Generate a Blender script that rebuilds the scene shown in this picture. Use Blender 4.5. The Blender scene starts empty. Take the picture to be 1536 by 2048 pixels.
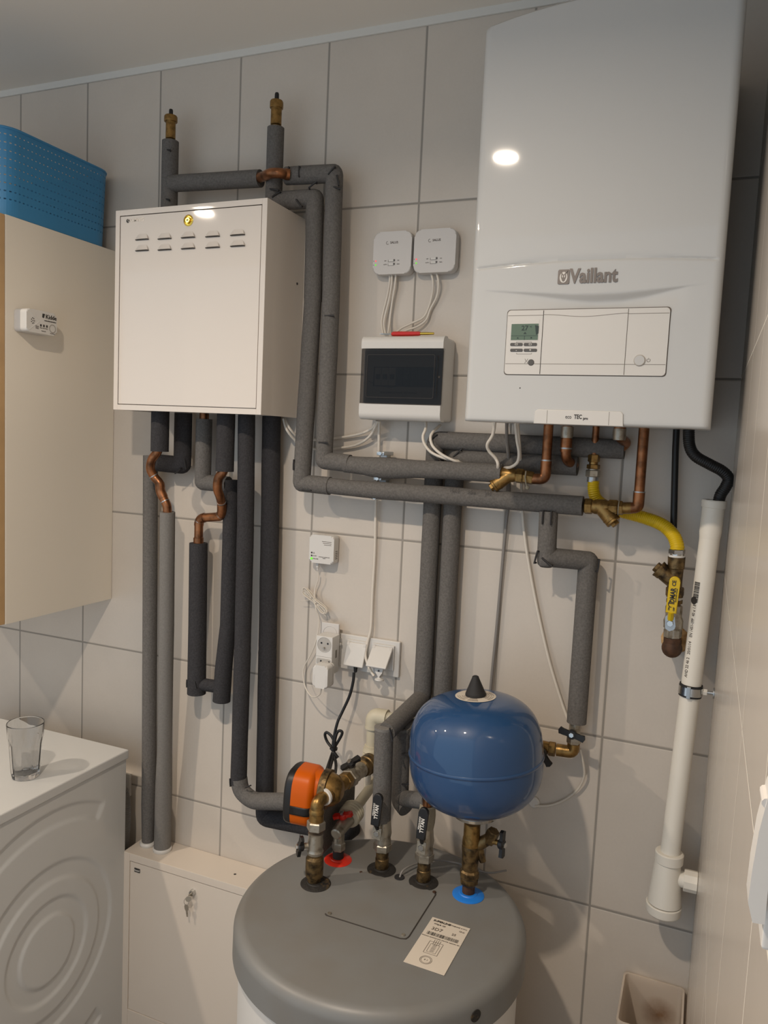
import bpy, bmesh, math, random
from mathutils import Vector as V, Matrix, Quaternion
random.seed(7)
PI = math.pi
scene = bpy.context.scene
COL = scene.collection

# ------------------------------------------------------------------ camera
CAM = V((1.93857, -1.76775, 1.74633))
ROT = (1.4762, -0.0458, 0.3966)
FPX = 1557.13
cd = bpy.data.cameras.new('camera'); cam = bpy.data.objects.new('camera', cd); COL.objects.link(cam)
cam.location = CAM; cam.rotation_euler = ROT
cd.sensor_fit = 'VERTICAL'; cd.sensor_height = 36.0; cd.lens = FPX / 2048 * 36; cd.clip_start = 0.02
scene.camera = cam
from mathutils import Euler
RM = Euler(ROT, 'XYZ').to_matrix()
ROOM_X1 = 1.9845; CEIL = 2.695; X0T = 0.0; ZT = 2.30   # right wall, ceiling, tile grid origin

def ray(u, v): return RM @ V(((u - 768) / FPX, -(v - 1024) / FPX, -1.0))
def P(u, v, y):            # measured photo point lying at depth y (metres from the back wall)
    d = ray(u, v); t = (y - CAM.y) / d.y; return CAM + d * t
def PX(u, v, x): d = ray(u, v); return CAM + d * ((x - CAM.x) / d.x)
def PZ(u, v, z): d = ray(u, v); return CAM + d * ((z - CAM.z) / d.z)
def RAD(u, v, w, y):       # real radius of a round thing w pixels wide there
    a = ray(u - w / 2, v); b = ray(u + w / 2, v); return (P(u, v, y) - CAM).length * math.sin(a.angle(b) / 2)

# ------------------------------------------------------------------ materials
def lin(c):
    f = lambda x: (x / 12.92 if x <= .04045 else ((x + .055) / 1.055) ** 2.4)
    return tuple(f(x / 255) for x in c) + (1,)
def nt(name):
    m = bpy.data.materials.new(name); m.use_nodes = True
    return m, m.node_tree.nodes, m.node_tree.links, m.node_tree.nodes['Principled BSDF']
def mat(name, rgb, rough=.5, metal=0, bump=None, var=None, spec=None, coat=0, blot=None):
    m, N, L, b = nt(name); c = lin(rgb)
    b.inputs['Base Color'].default_value = c; b.inputs['Roughness'].default_value = rough; b.inputs['Metallic'].default_value = metal
    if spec is not None: b.inputs['Specular IOR Level'].default_value = spec
    if coat: b.inputs['Coat Weight'].default_value = coat; b.inputs['Coat Roughness'].default_value = .04
    tc = N.new('ShaderNodeTexCoord')
    if var or blot:
        nz = N.new('ShaderNodeTexNoise'); nz.inputs['Scale'].default_value = (var or blot)[0]; nz.inputs['Detail'].default_value = 6
        L.new(tc.outputs['Object'], nz.inputs['Vector'])
        mx = N.new('ShaderNodeMix'); mx.data_type = 'RGBA'; A, B = mx.inputs['A'], mx.inputs['B']
        if var:
            k = var[1]; A.default_value = tuple(x * (1 - k) for x in c[:3]) + (1,); B.default_value = tuple(min(1, x * (1 + k)) for x in c[:3]) + (1,)
            L.new(nz.outputs['Fac'], mx.inputs['Factor'])
        else:
            A.default_value = c; B.default_value = lin(blot[1])
            rp = N.new('ShaderNodeValToRGB'); rp.color_ramp.elements[0].position = blot[2]; rp.color_ramp.elements[1].position = blot[3]
            L.new(nz.outputs['Fac'], rp.inputs['Fac']); L.new(rp.outputs['Color'], mx.inputs['Factor'])
        L.new(mx.outputs['Result'], b.inputs['Base Color'])
    if bump:
        n2 = N.new('ShaderNodeTexNoise'); n2.inputs['Scale'].default_value = bump[0]; n2.inputs['Detail'].default_value = 4
        L.new(tc.outputs['Object'], n2.inputs['Vector'])
        bp = N.new('ShaderNodeBump'); bp.inputs['Strength'].default_value = bump[1]; bp.inputs['Distance'].default_value = bump[2] if len(bump) > 2 else .001
        L.new(n2.outputs['Fac'], bp.inputs['Height']); L.new(bp.outputs['Normal'], b.inputs['Normal'])
    return m
def glow(name, rgb, s):
    m, N, L, b = nt(name); b.inputs['Base Color'].default_value = lin(rgb); b.inputs['Emission Color'].default_value = lin(rgb); b.inputs['Emission Strength'].default_value = s
    return m
def tile_mat(name, ax, x0, z0, pw, ph, base, grout, gw, rough=.32, vark=.05):
    m, N, L, b = nt(name)
    tc = N.new('ShaderNodeTexCoord'); sp = N.new('ShaderNodeSeparateXYZ'); L.new(tc.outputs['Object'], sp.inputs[0])
    def M(op, a, bb=None):
        n = N.new('ShaderNodeMath'); n.operation = op
        for i, q in enumerate((a, bb)):
            if q is None: continue
            if isinstance(q, (int, float)): n.inputs[i].default_value = q
            else: L.new(q, n.inputs[i])
        return n.outputs[0]
    def edge(o, off, p):
        t = M('DIVIDE', M('SUBTRACT', o, off), p); fl = M('FLOOR', t); fr = M('SUBTRACT', t, fl)
        d = M('MULTIPLY', M('SUBTRACT', .5, M('ABSOLUTE', M('SUBTRACT', fr, .5))), p)
        return d, fl
    dx, ix = edge(sp.outputs[ax], x0, pw); dz, iz = edge(sp.outputs[2], z0, ph)
    d = M('MINIMUM', dx, dz)
    mr = N.new('ShaderNodeMapRange'); mr.interpolation_type = 'SMOOTHSTEP'; L.new(d, mr.inputs['Value'])
    mr.inputs['From Min'].default_value = gw * .75; mr.inputs['From Max'].default_value = gw * 1.15
    # per tile shift of tone, soft clouds and fine speckle
    wn = N.new('ShaderNodeTexWhiteNoise'); wn.noise_dimensions = '2D'; cb = N.new('ShaderNodeCombineXYZ'); L.new(ix, cb.inputs[0]); L.new(iz, cb.inputs[1]); L.new(cb.outputs[0], wn.inputs['Vector'])
    n1 = N.new('ShaderNodeTexNoise'); n1.inputs['Scale'].default_value = 7; n1.inputs['Detail'].default_value = 7; n1.inputs['Roughness'].default_value = .62; L.new(tc.outputs['Object'], n1.inputs['Vector'])
    n2 = N.new('ShaderNodeTexNoise'); n2.inputs['Scale'].default_value = 160; n2.inputs['Detail'].default_value = 3; L.new(tc.outputs['Object'], n2.inputs['Vector'])
    f = M('ADD', M('ADD', M('MULTIPLY', wn.outputs['Value'], .3), M('MULTIPLY', n1.outputs['Fac'], .8)), M('MULTIPLY', n2.outputs['Fac'], .3))
    c = lin(base); mx = N.new('ShaderNodeMix'); mx.data_type = 'RGBA'
    mx.inputs['A'].default_value = tuple(x * (1 - vark * 1.6) for x in c[:3]) + (1,); mx.inputs['B'].default_value = tuple(x * (1 + vark) for x in c[:3]) + (1,)
    L.new(f, mx.inputs['Factor'])
    m2 = N.new('ShaderNodeMix'); m2.data_type = 'RGBA'; m2.inputs['A'].default_value = lin(grout); L.new(mx.outputs['Result'], m2.inputs['B']); L.new(mr.outputs[0], m2.inputs['Factor'])
    L.new(m2.outputs['Result'], b.inputs['Base Color'])
    rr = N.new('ShaderNodeMapRange'); L.new(mr.outputs[0], rr.inputs['Value']); rr.inputs['To Min'].default_value = .85; rr.inputs['To Max'].default_value = rough; L.new(rr.outputs[0], b.inputs['Roughness'])
    b.inputs['Specular IOR Level'].default_value = .4
    h = N.new('ShaderNodeMapRange'); h.interpolation_type = 'SMOOTHSTEP'; L.new(d, h.inputs['Value']); h.inputs['From Min'].default_value = gw * .6; h.inputs['From Max'].default_value = gw * 2.0
    hh = M('ADD', h.outputs[0], M('MULTIPLY', n1.outputs['Fac'], .12))
    bp = N.new('ShaderNodeBump'); bp.inputs['Strength'].default_value = .5; bp.inputs['Distance'].default_value = .0015; L.new(hh, bp.inputs['Height']); L.new(bp.outputs['Normal'], b.inputs['Normal'])
    return m

M = {}
M['tile'] = tile_mat('wall_tile', 0, X0T, ZT, .252, .4004, (200, 191, 180), (150, 144, 136), .0026, vark=.075)
M['tile_r'] = tile_mat('side_wall_tile', 1, 0.0, ZT, .252, .4004, (190, 181, 170), (214, 208, 198), .0012, rough=.22)
M['floor'] = tile_mat('floor_tile', 0, 0, 0, .45, .45, (214, 206, 196), (140, 132, 124), .002)
M['ceil'] = mat('ceiling_paint', (236, 230, 220), .9, bump=(60, .1))
M['trim'] = mat('trim_white', (214, 212, 206), .6)
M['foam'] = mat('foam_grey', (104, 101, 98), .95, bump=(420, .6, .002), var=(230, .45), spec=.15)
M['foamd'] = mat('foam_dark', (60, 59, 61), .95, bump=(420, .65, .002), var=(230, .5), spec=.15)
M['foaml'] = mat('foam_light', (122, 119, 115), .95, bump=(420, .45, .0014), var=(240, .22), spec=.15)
M['clip'] = mat('clip_dark', (38, 37, 38), .6)
M['copper'] = mat('copper', (164, 110, 74), .34, .85, bump=(90, .12), blot=(38, (84, 56, 38), .4, .72))
M['brass'] = mat('brass', (152, 120, 70), .36, .82, bump=(150, .3), blot=(80, (92, 72, 40), .45, .75))
M['brassd'] = mat('brass_tarnished', (122, 100, 66), .42, .75, bump=(140, .5, .002), blot=(70, (52, 42, 30), .42, .66))
M['nickel'] = mat('nickel', (172, 164, 150), .36, .72, bump=(150, .35), blot=(70, (112, 102, 84), .52, .78))
M['chrome'] = mat('chrome', (200, 200, 198), .2, 1)
M['zinc'] = mat('zinc_plated', (176, 180, 182), .35, .9)
M['whitem'] = mat('white_enamel', (194, 194, 192), .5, coat=.7, spec=.3)
M['whitep'] = mat('white_plastic', (210, 207, 202), .38)
M['whitem2'] = mat('white_matt_plastic', (202, 198, 194), .5)
M['cream'] = mat('cream_melamine', (232, 224, 210), .5, bump=(300, .03))
M['oak'] = mat('oak_edge', (186, 152, 108), .5, var=(18, .2))
M['steelw'] = mat('white_lacquered_steel', (221, 212, 202), .5, coat=.8, spec=.3)
M['steelc'] = mat('cream_lacquered_steel', (216, 205, 192), .3)
M['gap'] = mat('dark_gap', (58, 53, 48), .8)
M['line'] = mat('grey_line', (134, 128, 120), .6)
M['ink'] = mat('dark_print', (52, 49, 47), .6)
M['inkb'] = mat('brown_print', (92, 84, 76), .6)
M['pwhite'] = mat('white_print', (225, 222, 216), .6)
M['black'] = mat('black_plastic', (24, 23, 24), .42)
M['rubber'] = mat('black_rubber', (34, 33, 34), .7, bump=(200, .1))
M['dirty'] = mat('dirty_rubber', (32, 29, 26), .7, bump=(120, .6, .003), blot=(45, (104, 82, 48), .6, .74))
M['hose'] = mat('black_hose', (20, 20, 21), .45)
M['greyp'] = mat('grey_plastic', (122, 120, 116), .45)
M['lid'] = mat('grey_lid', (118, 118, 116), .42, bump=(90, .06), blot=(5, (112, 106, 98), .45, .8))
M['blue'] = mat('blue_paint', (31, 68, 110), .4, coat=.8, spec=.3)
M['bluep'] = mat('blue_plastic', (62, 134, 182), .42)
M['bluec'] = mat('bright_blue_plastic', (28, 120, 214), .45)
M['red'] = mat('red_plastic', (206, 44, 26), .4)
M['redp'] = mat('clear_red_plastic', (196, 30, 12), .2)
M['orange'] = mat('orange_plastic', (198, 88, 2), .4, spec=.25)
M['yellow'] = mat('yellow_plastic', (214, 180, 10), .4)
M['pp'] = mat('pp_pipe', (196, 188, 166), .5)
M['pvc'] = mat('white_pvc', (228, 222, 210), .4, var=(5, .04))
M['cablew'] = mat('white_cable', (216, 208, 196), .5)
M['cableg'] = mat('grey_cable', (128, 124, 120), .5)
M['paper'] = mat('paper_label', (206, 196, 182), .7, bump=(40, .15))
M['gold'] = mat('gold_lock', (224, 188, 84), .2, 1)
M['lcd'] = mat('lcd_green', (98, 116, 98), .15)
M['lcdd'] = mat('lcd_dark', (40, 52, 44), .3)
M['btn'] = mat('button_grey', (78, 76, 74), .5)
M['logo'] = mat('logo_grey', (112, 104, 98), .35, .4)
M['silver'] = mat('silver_plastic', (196, 190, 182), .3, .4)
M['rust'] = mat('rusty_iron', (84, 56, 36), .7, .2, bump=(120, .4, .002), blot=(60, (46, 32, 24), .4, .7))
M['putty'] = mat('old_filler', (196, 158, 110), .9, bump=(90, .8, .004), blot=(60, (110, 70, 40), .5, .8))
M['recess_shade'] = mat('recess_shade_grey', (172, 168, 162), .5)  # greyer than the white adapter: shade of its outlet recesses put into the colour
M['ledg'] = glow('led_green', (110, 230, 50), .55)
M['ledr'] = glow('led_red', (255, 90, 100), .6)
M['hemp'] = mat('hemp_thread', (150, 142, 124), .95, bump=(200, .6, .002))
def glassy():
    m, N, L, b = nt('clear_glass'); b.inputs['Transmission Weight'].default_value = 1; b.inputs['Roughness'].default_value = 0; b.inputs['IOR'].default_value = 1.46
    return m
M['glass'] = glassy()
def smoke():
    m, N, L, b = nt('smoked_plastic'); N.remove(b); o = N['Material Output']
    t = N.new('ShaderNodeBsdfTransparent'); t.inputs[0].default_value = (.46, .43, .40, 1); g = N.new('ShaderNodeBsdfGlossy'); g.inputs['Roughness'].default_value = .03
    f = N.new('ShaderNodeFresnel'); f.inputs[0].default_value = 1.36; x = N.new('ShaderNodeMixShader'); L.new(f.outputs[0], x.inputs[0]); L.new(t.outputs[0], x.inputs[1]); L.new(g.outputs[0], x.inputs[2]); L.new(x.outputs[0], o.inputs[0])
    return m
M['smoke'] = smoke()
def milky():
    m, N, L, b = nt('milky_plastic'); b.inputs['Roughness'].default_value = .4
    tc = N.new('ShaderNodeTexCoord'); gr = N.new('ShaderNodeTexNoise'); gr.inputs['Scale'].default_value = 26; gr.inputs['Detail'].default_value = 5; L.new(tc.outputs['Object'], gr.inputs['Vector'])
    vm = N.new('ShaderNodeVectorMath'); vm.operation = 'DISTANCE'; L.new(tc.outputs['Object'], vm.inputs[0]); vm.inputs[1].default_value = (.0155, .080, .497)
    mr = N.new('ShaderNodeMapRange'); L.new(vm.outputs['Value'], mr.inputs['Value']); mr.inputs['From Min'].default_value = .042; mr.inputs['From Max'].default_value = -.012
    mu = N.new('ShaderNodeMath'); mu.operation = 'MULTIPLY'; mu.use_clamp = True; gr.inputs['Roughness'].default_value = .7; m3 = N.new('ShaderNodeMath'); m3.operation = 'MULTIPLY'; m3.inputs[1].default_value = 2.0; L.new(gr.outputs['Fac'], m3.inputs[0]); L.new(mr.outputs[0], mu.inputs[0]); L.new(m3.outputs[0], mu.inputs[1])
    mx = N.new('ShaderNodeMix'); mx.data_type = 'RGBA'; mx.inputs['A'].default_value = lin((236, 226, 214)); mx.inputs['B'].default_value = lin((150, 98, 24)); L.new(mu.outputs[0], mx.inputs['Factor']); L.new(mx.outputs['Result'], b.inputs['Base Color'])
    tr = N.new('ShaderNodeBsdfTranslucent'); L.new(mx.outputs['Result'], tr.inputs[0]); ms = N.new('ShaderNodeMixShader'); ms.inputs[0].default_value = .5; L.new(b.outputs[0], ms.inputs[1]); L.new(tr.outputs[0], ms.inputs[2]); L.new(ms.outputs[0], N['Material Output'].inputs[0])
    return m
M['milky'] = milky()

# ------------------------------------------------------------------ geometry collector
def frame(ax, ref=None):
    w = V(ax).normalized(); r = V(ref) if ref is not None else (V((0, 0, 1)) if abs(w.z) < .9 else V((1, 0, 0)))
    u = r - w * r.dot(w); u.normalize(); return u, w.cross(u), w
def fil(pts, rad, seg=6):
    pts = [V(p) for p in pts]; out = [pts[0]]
    for i in range(1, len(pts) - 1):
        a, b, c = pts[i - 1], pts[i], pts[i + 1]; d1 = a - b; d2 = c - b
        r = rad[i - 1] if isinstance(rad, (list, tuple)) else rad
        t = min(r, d1.length * .49, d2.length * .49); p0 = b + d1.normalized() * t; p2 = b + d2.normalized() * t
        if t < 1e-5: out.append(b); continue
        for k in range(seg + 1):
            s = k / seg; out.append(p0 * (1 - s) ** 2 + b * 2 * s * (1 - s) + p2 * s * s)
    out.append(pts[-1]); return out
def spline(pts, seg=8):
    pts = [V(p) for p in pts]; Q = [pts[0] * 2 - pts[1]] + pts + [pts[-1] * 2 - pts[-2]]; out = []
    for i in range(1, len(Q) - 2):
        a, b, c, d = Q[i - 1:i + 3]
        for k in range(seg):
            t = k / seg; out.append(.5 * (2 * b + (c - a) * t + (2 * a - 5 * b + 4 * c - d) * t * t + (3 * b - a - 3 * c + d) * t ** 3))
    out.append(pts[-1]); return out
def resample(pts, step):
    out = [V(pts[0])]; need = step
    for a, b in zip(pts, pts[1:]):
        a, b = V(a), V(b); L = (b - a).length; s = need
        while s <= L: out.append(a.lerp(b, s / L)); s += step
        need = s - L
    return out
class S:
    def __init__(s): s.v = []; s.f = []; s.m = []
    def add(s, vs, fs, mi=0):
        o = len(s.v); s.v += [V(p) for p in vs]; s.f += [[i + o for i in f] for f in fs]; s.m += [mi] * len(fs); return s
    def box(s, x0, x1, y0, y1, z0, z1, bev=0, seg=2, mi=0, T=None):
        bm = bmesh.new(); bmesh.ops.create_cube(bm, size=1)
        for v in bm.verts: v.co = V(((x0 + x1) / 2 + v.co.x * (x1 - x0), (y0 + y1) / 2 + v.co.y * (y1 - y0), (z0 + z1) / 2 + v.co.z * (z1 - z0)))
        if bev: bmesh.ops.bevel(bm, geom=bm.edges[:], offset=bev, segments=seg, profile=.5, affect='EDGES')
        bm.verts.index_update(); vs = [v.co.copy() for v in bm.verts]; fs = [[v.index for v in f.verts] for f in bm.faces]; bm.free()
        if T: vs = [T @ v for v in vs]
        return s.add(vs, fs, mi)
    def lathe(s, o, ax, prof, n=24, mi=0, ref=None, a0=0):    # prof: (height along axis, radius)
        u, v, w = frame(ax, ref); o = V(o); vs = []; rings = []
        for h, r in prof:
            if r < 1e-6: rings.append([len(vs)]); vs.append(o + w * h)
            else:
                rings.append(list(range(len(vs), len(vs) + n)))
                vs += [o + w * h + (u * math.cos(a0 + 2 * PI * k / n) + v * math.sin(a0 + 2 * PI * k / n)) * r for k in range(n)]
        fs = []
        for a, b in zip(rings, rings[1:]):
            for k in range(n):
                k2 = (k + 1) % n
                if len(a) == 1 and len(b) == 1: break
                if len(a) == 1: fs.append([a[0], b[k], b[k2]])
                elif len(b) == 1: fs.append([a[k], a[k2], b[0]])
                else: fs.append([a[k], a[k2], b[k2], b[k]])
        if len(rings[0]) > 1: fs.append(rings[0][::-1])
        if len(rings[-1]) > 1: fs.append(rings[-1])
        return s.add(vs, fs, mi)
    def cyl(s, p0, p1, r0, r1=None, n=20, mi=0, ch=0):
        p0, p1 = V(p0), V(p1); L = (p1 - p0).length; r1 = r0 if r1 is None else r1
        pr = [(0, r0), (L, r1)] if not ch else [(0, r0 - ch), (ch, r0), (L - ch, r1), (L, r1 - ch)]
        return s.lathe(p0, p1 - p0, pr, n, mi)
    def hexn(s, p0, p1, r, mi=0, a0=.26): return s.lathe(p0, V(p1) - V(p0), [(0, r * .9), ((V(p1) - V(p0)).length * .12, r), ((V(p1) - V(p0)).length * .88, r), ((V(p1) - V(p0)).length, r * .9)], 6, mi, a0=a0)
    def tube(s, pts, r, n=12, caps=True, mi=0, closed=False):
        pts = [V(p) for p in pts]; q = [pts[0]]
        for p in pts[1:]:
            if (p - q[-1]).length > 1e-6: q.append(p)
        pts = q; m = len(pts); R = r if isinstance(r, (list, tuple)) else [r] * m; vs = []
        t = (pts[1] - pts[0]).normalized(); u, v, _ = frame(t)
        for i, p in enumerate(pts):
            ti = (pts[i] - pts[i - 1]).normalized() if i else t; to = (pts[i + 1] - p).normalized() if i < m - 1 else ti
            bn = (ti + to); bn = bn.normalized() if bn.length > 1e-4 else ti
            for k in range(n):
                a = 2 * PI * k / n; c = (u * math.cos(a) + v * math.sin(a)) * R[min(i, len(R) - 1)]
                dn = ti.dot(bn); vs.append(p + c - ti * (c.dot(bn) / dn if abs(dn) > .3 else 0))
            if i < m - 1: rot = ti.rotation_difference(to); u = rot @ u; v = rot @ v
        fs = [[i * n + k, i * n + (k + 1) % n, (i + 1) * n + (k + 1) % n, (i + 1) * n + k] for i in range(m - 1) for k in range(n)]
        if caps: fs += [list(range(n))[::-1], list(range((m - 1) * n, m * n))]
        return s.add(vs, fs, mi)
    def prism(s, poly, o, ux, uy, d, mi=0, bev=0):   # flat outline swept by d along ux x uy
        o = V(o); ux = V(ux); uy = V(uy); w = ux.cross(uy).normalized(); bm = bmesh.new()
        a = [bm.verts.new(o + ux * x + uy * y) for x, y in poly]; b = [bm.verts.new(o + ux * x + uy * y + w * d) for x, y in poly]; n = len(poly)
        bm.faces.new(a[::-1]); top = bm.faces.new(b)
        for i in range(n): bm.faces.new([a[i], a[(i + 1) % n], b[(i + 1) % n], b[i]])
        if bev: bmesh.ops.bevel(bm, geom=list(top.edges), offset=bev, segments=3, profile=.5, affect='EDGES')
        bm.verts.index_update(); vs = [v.co.copy() for v in bm.verts]; fs = [[v.index for v in f.verts] for f in bm.faces]; bm.free()
        return s.add(vs, fs, mi)
    def sphere(s, c, r, n=16, mi=0, sc=(1, 1, 1)):
        vs = []; pr = [(-math.cos(PI * k / n) , math.sin(PI * k / n)) for k in range(n + 1)]
        t = S(); t.lathe((0, 0, 0), (0, 0, 1), [(h * r, rr * r) for h, rr in pr], n * 2)
        return s.add([V(c) + V((p.x * sc[0], p.y * sc[1], p.z * sc[2])) for p in t.v], t.f, mi)
def rrect(w, h, r, n=5, cx=0, cy=0):
    out = []
    for sx, sy, a in ((1, 1, 0), (-1, 1, 90), (-1, -1, 180), (1, -1, 270)):
        for k in range(n + 1):
            t = math.radians(a + 90 * k / n); out.append((cx + sx * (w / 2 - r) + r * math.cos(t), cy + sy * (h / 2 - r) + r * math.sin(t)))
    return out
WL = {}
def build(name, s, ms, parent=None, sharp=32, loc=None, recalc=True):
    me = bpy.data.meshes.new(name)
    if parent is not None: o0 = WL[parent.name]
    else:
        if loc is None:
            xs = [p.x for p in s.v]; ys = [p.y for p in s.v]; zs = [p.z for p in s.v]; loc = V(((min(xs) + max(xs)) / 2, (min(ys) + max(ys)) / 2, min(zs)))
        o0 = V(loc)
    me.from_pydata([p - o0 for p in s.v], [], s.f)
    for x in (ms if isinstance(ms, (list, tuple)) else [ms]): me.materials.append(M[x] if isinstance(x, str) else x)
    for p, i in zip(me.polygons, s.m): p.material_index = i; p.use_smooth = True
    if recalc:
        bm = bmesh.new(); bm.from_mesh(me); bmesh.ops.recalc_face_normals(bm, faces=bm.faces); bm.to_mesh(me); bm.free()
    me.set_sharp_from_angle(angle=math.radians(sharp)); me.update()
    ob = bpy.data.objects.new(name, me); COL.objects.link(ob)
    if parent is not None: ob.parent = parent
    else: ob.location = o0
    WL[ob.name] = o0
    if recalc and len(me.polygons) < 9000:
        wn = ob.modifiers.new('face_weighted', 'WEIGHTED_NORMAL'); wn.keep_sharp = True; wn.weight = 90
    return ob
def tag(o, label, cat, group=None):
    o['label'] = label; o['category'] = cat
    if group: o['group'] = group
    return o
def thing(name, label, cat, loc, group=None):
    o = bpy.data.objects.new(name, None); COL.objects.link(o); o.location = V(loc); o.empty_display_size = .03; WL[o.name] = V(loc)
    return tag(o, label, cat, group)
def struct(name, s, m, **k):
    o = build(name, s, m, loc=(0, 0, 0), **k); o['kind'] = 'structure'; return o
def text(body, size, o, ux, uy, m, parent, name='lettering', ext=.0004, off=0.0, align='CENTER', xs=1.0):
    c = bpy.data.curves.new(name, 'FONT'); c.body = body; c.size = size; c.align_x = align; c.align_y = 'CENTER'; c.extrude = ext; c.offset = off; c.resolution_u = 2
    t = bpy.data.objects.new('tmp', c); COL.objects.link(t); dg = bpy.context.evaluated_depsgraph_get(); me = bpy.data.meshes.new_from_object(t.evaluated_get(dg)); bpy.data.objects.remove(t)
    ux = V(ux).normalized(); uy = V(uy).normalized(); w = ux.cross(uy); o0 = WL[parent.name]
    for v in me.vertices: v.co = V(o) + ux * v.co.x * xs + uy * v.co.y + w * v.co.z - o0
    me.materials.clear(); me.materials.append(M[m]); me.name = name
    ob = bpy.data.objects.new(name, me); COL.objects.link(ob); ob.parent = parent; WL[ob.name] = o0; return ob
X_, Y_, Z_ = V((1, 0, 0)), V((0, 1, 0)), V((0, 0, 1))
# ------------------------------------------------------------------ setting
CZ = 2.713
struct('wall_back', S().box(-2.1, ROOM_X1 + .1, 0, .12, 0, CZ + .05), 'tile')
struct('wall_right', S().box(ROOM_X1, ROOM_X1 + .12, -2.6, 0, 0, CZ + .05), 'tile_r')
struct('wall_left', S().box(-2.2, -2.1, -2.6, 0, 0, CZ + .05), 'tile_r')
struct('floor', S().box(-2.2, ROOM_X1 + .12, -2.6, .12, -.1, 0), 'floor')
struct('ceiling', S().box(-2.2, ROOM_X1 + .12, -2.6, .12, CZ, CZ + .1), 'ceil')
struct('trim_1', S().box(-2.1, ROOM_X1, -.006, .001, 2.695, CZ + .001, .002), 'trim')
struct('trim_2', S().box(ROOM_X1 - .006, ROOM_X1 + .001, -2.6, -.006, 2.695, CZ + .001, .002), 'trim')
struct('baseboard_back', S().box(-2.1, ROOM_X1, -.008, .001, 0, .07, .002), 'tile_r')

# ------------------------------------------------------------------ wall cabinet, basket, alarm
t = thing('wall_cabinet', 'cream wall cabinet with an oak-coloured front edge at the far left', 'cabinet', (.06, -.19, 1.243))
build('carcass', S().box(-.24, .36, -.372, -.001, 1.243, 2.232, .0015), 'cream', t)
build('door', S().box(-.239, .359, -.392, -.3735, 1.244, 2.231, .001), 'oak', t)

def basket():
    x0, x1, y0, y1, zb, zt = -.12, .362, -.388, -.012, 2.2335, 2.432
    rc = .055; loop = []
    def arc(cx, cy, a0):
        return [(cx + rc * math.cos(math.radians(a0 + 90 * k / 8)), cy + rc * math.sin(math.radians(a0 + 90 * k / 8))) for k in range(9)]
    key = arc(x1 - rc, y0 + rc, -90) + arc(x1 - rc, y1 - rc, 0) + arc(x0 + rc, y1 - rc, 90) + arc(x0 + rc, y0 + rc, 180)
    key.append(key[0]); seg = []; tot = 0
    for a, b in zip(key, key[1:]): l = math.dist(a, b); seg.append((tot, l, a, b)); tot += l
    def at(s):
        for o, l, a, b in seg:
            if s <= o + l + 1e-9:
                k = (s - o) / l if l else 0; return a[0] + (b[0] - a[0]) * k, a[1] + (b[1] - a[1]) * k
        return key[0]
    n = round(tot / .0122); rows = []; H = zt - zb; z = zb; zs = [zb]
    for i in range(9):
        zc = zb + .038 + i * (H - .038 - .014) / 8; rows.append(len(zs)); zs += [zc - .0016, zc + .0016]
    zs.append(zt); cx, cy = (x0 + x1) / 2, (y0 + y1) / 2; s = S(); vs = []; fs = []
    for z in zs:
        k = .972 + .028 * (z - zb) / H
        for j in range(2 * n):
            sx, sy = at(tot * ((j // 2) + (.0 if j % 2 == 0 else .46)) / n); vs.append(V((cx + (sx - cx) * k, cy + (sy - cy) * k, z)))
    N2 = 2 * n
    for i in range(len(zs) - 1):
        for j in range(N2):
            if i in rows and j % 2 == 0: continue
            fs.append([i * N2 + j, i * N2 + (j + 1) % N2, (i + 1) * N2 + (j + 1) % N2, (i + 1) * N2 + j])
    fs.append(list(range(N2))[::-1]); s.add(vs, fs)
    r = thing('storage_basket', 'blue plastic storage basket with rows of small slots on the wall cabinet', 'basket', (cx, cy, zb))
    o = build('basket_body', s, 'bluep', r); md = o.modifiers.new('thick', 'SOLIDIFY'); md.thickness = .0022; md.offset = -1
    for p in o.data.polygons: p.use_smooth = False
    o.modifiers.remove(o.modifiers['face_weighted']) if 'face_weighted' in o.modifiers else None
    rim = [V((at(tot * j / 96)[0], at(tot * j / 96)[1], zt + .001)) for j in range(97)]
    build('rim', S().tube(rim, .0032, 8), 'bluep', r)
basket()

a0, a1 = -.348, -.254; az0, az1 = 1.963, 2.018
t = thing('carbon_monoxide_alarm', 'small white gas alarm with a round speaker on the cabinet side', 'alarm', (.361, -.3, az0))
def yz(s, x, d, b, mi=0, w=a1 - a0, h=az1 - az0, r=.009): return s.prism(rrect(w, h, r), V((x, (a0 + a1) / 2, (az0 + az1) / 2)), Y_, Z_, d, mi, b)
build('back_housing', yz(S(), .3606, .019, .001), 'whitem2', t)
fr = build('front_housing', yz(S(), .380, .021, .004), 'whitep', t)
build('seam', yz(S(), .3794, .0011, 0, w=a1 - a0 - .002, h=az1 - az0 - .002), 'line', t)
ya = lambda f: a0 + f * (a1 - a0)
za = lambda f: az0 + f * (az1 - az0)
s = S()
for k in range(8):
    q = (0, 0) if k == 7 else (math.cos(k * PI * 2 / 7) * .0045, math.sin(k * PI * 2 / 7) * .0065); s.cyl((.4012, ya(.2) + q[0], za(.5) + q[1]), (.4016, ya(.2) + q[0], za(.5) + q[1]), .0013, n=10)
build('speaker_grille', s, 'ink', t)
build('front_crease', S().tube([(.4008, ya(.06), za(.94)), (.4012, ya(.4), za(.5)), (.4008, ya(.06), za(.06))], .0009, 6), 'whitep', t)
for f in (.46, .56, .66): build('indicator', S().box(.401, .4017, ya(f) - .0022, ya(f) + .0022, za(.36) - .0028, za(.36) + .0028), 'ink', t)
build('test_button', S().tube([(.4014, ya(.85) + .0095 * math.cos(k * PI / 12), za(.3) + .0095 * math.sin(k * PI / 12)) for k in range(25)], .0006, 6), 'line', t)
text('Kidde', .0145, (.4014, ya(.8), za(.78)), Y_, Z_, 'ink', t, off=.0002)
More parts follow.
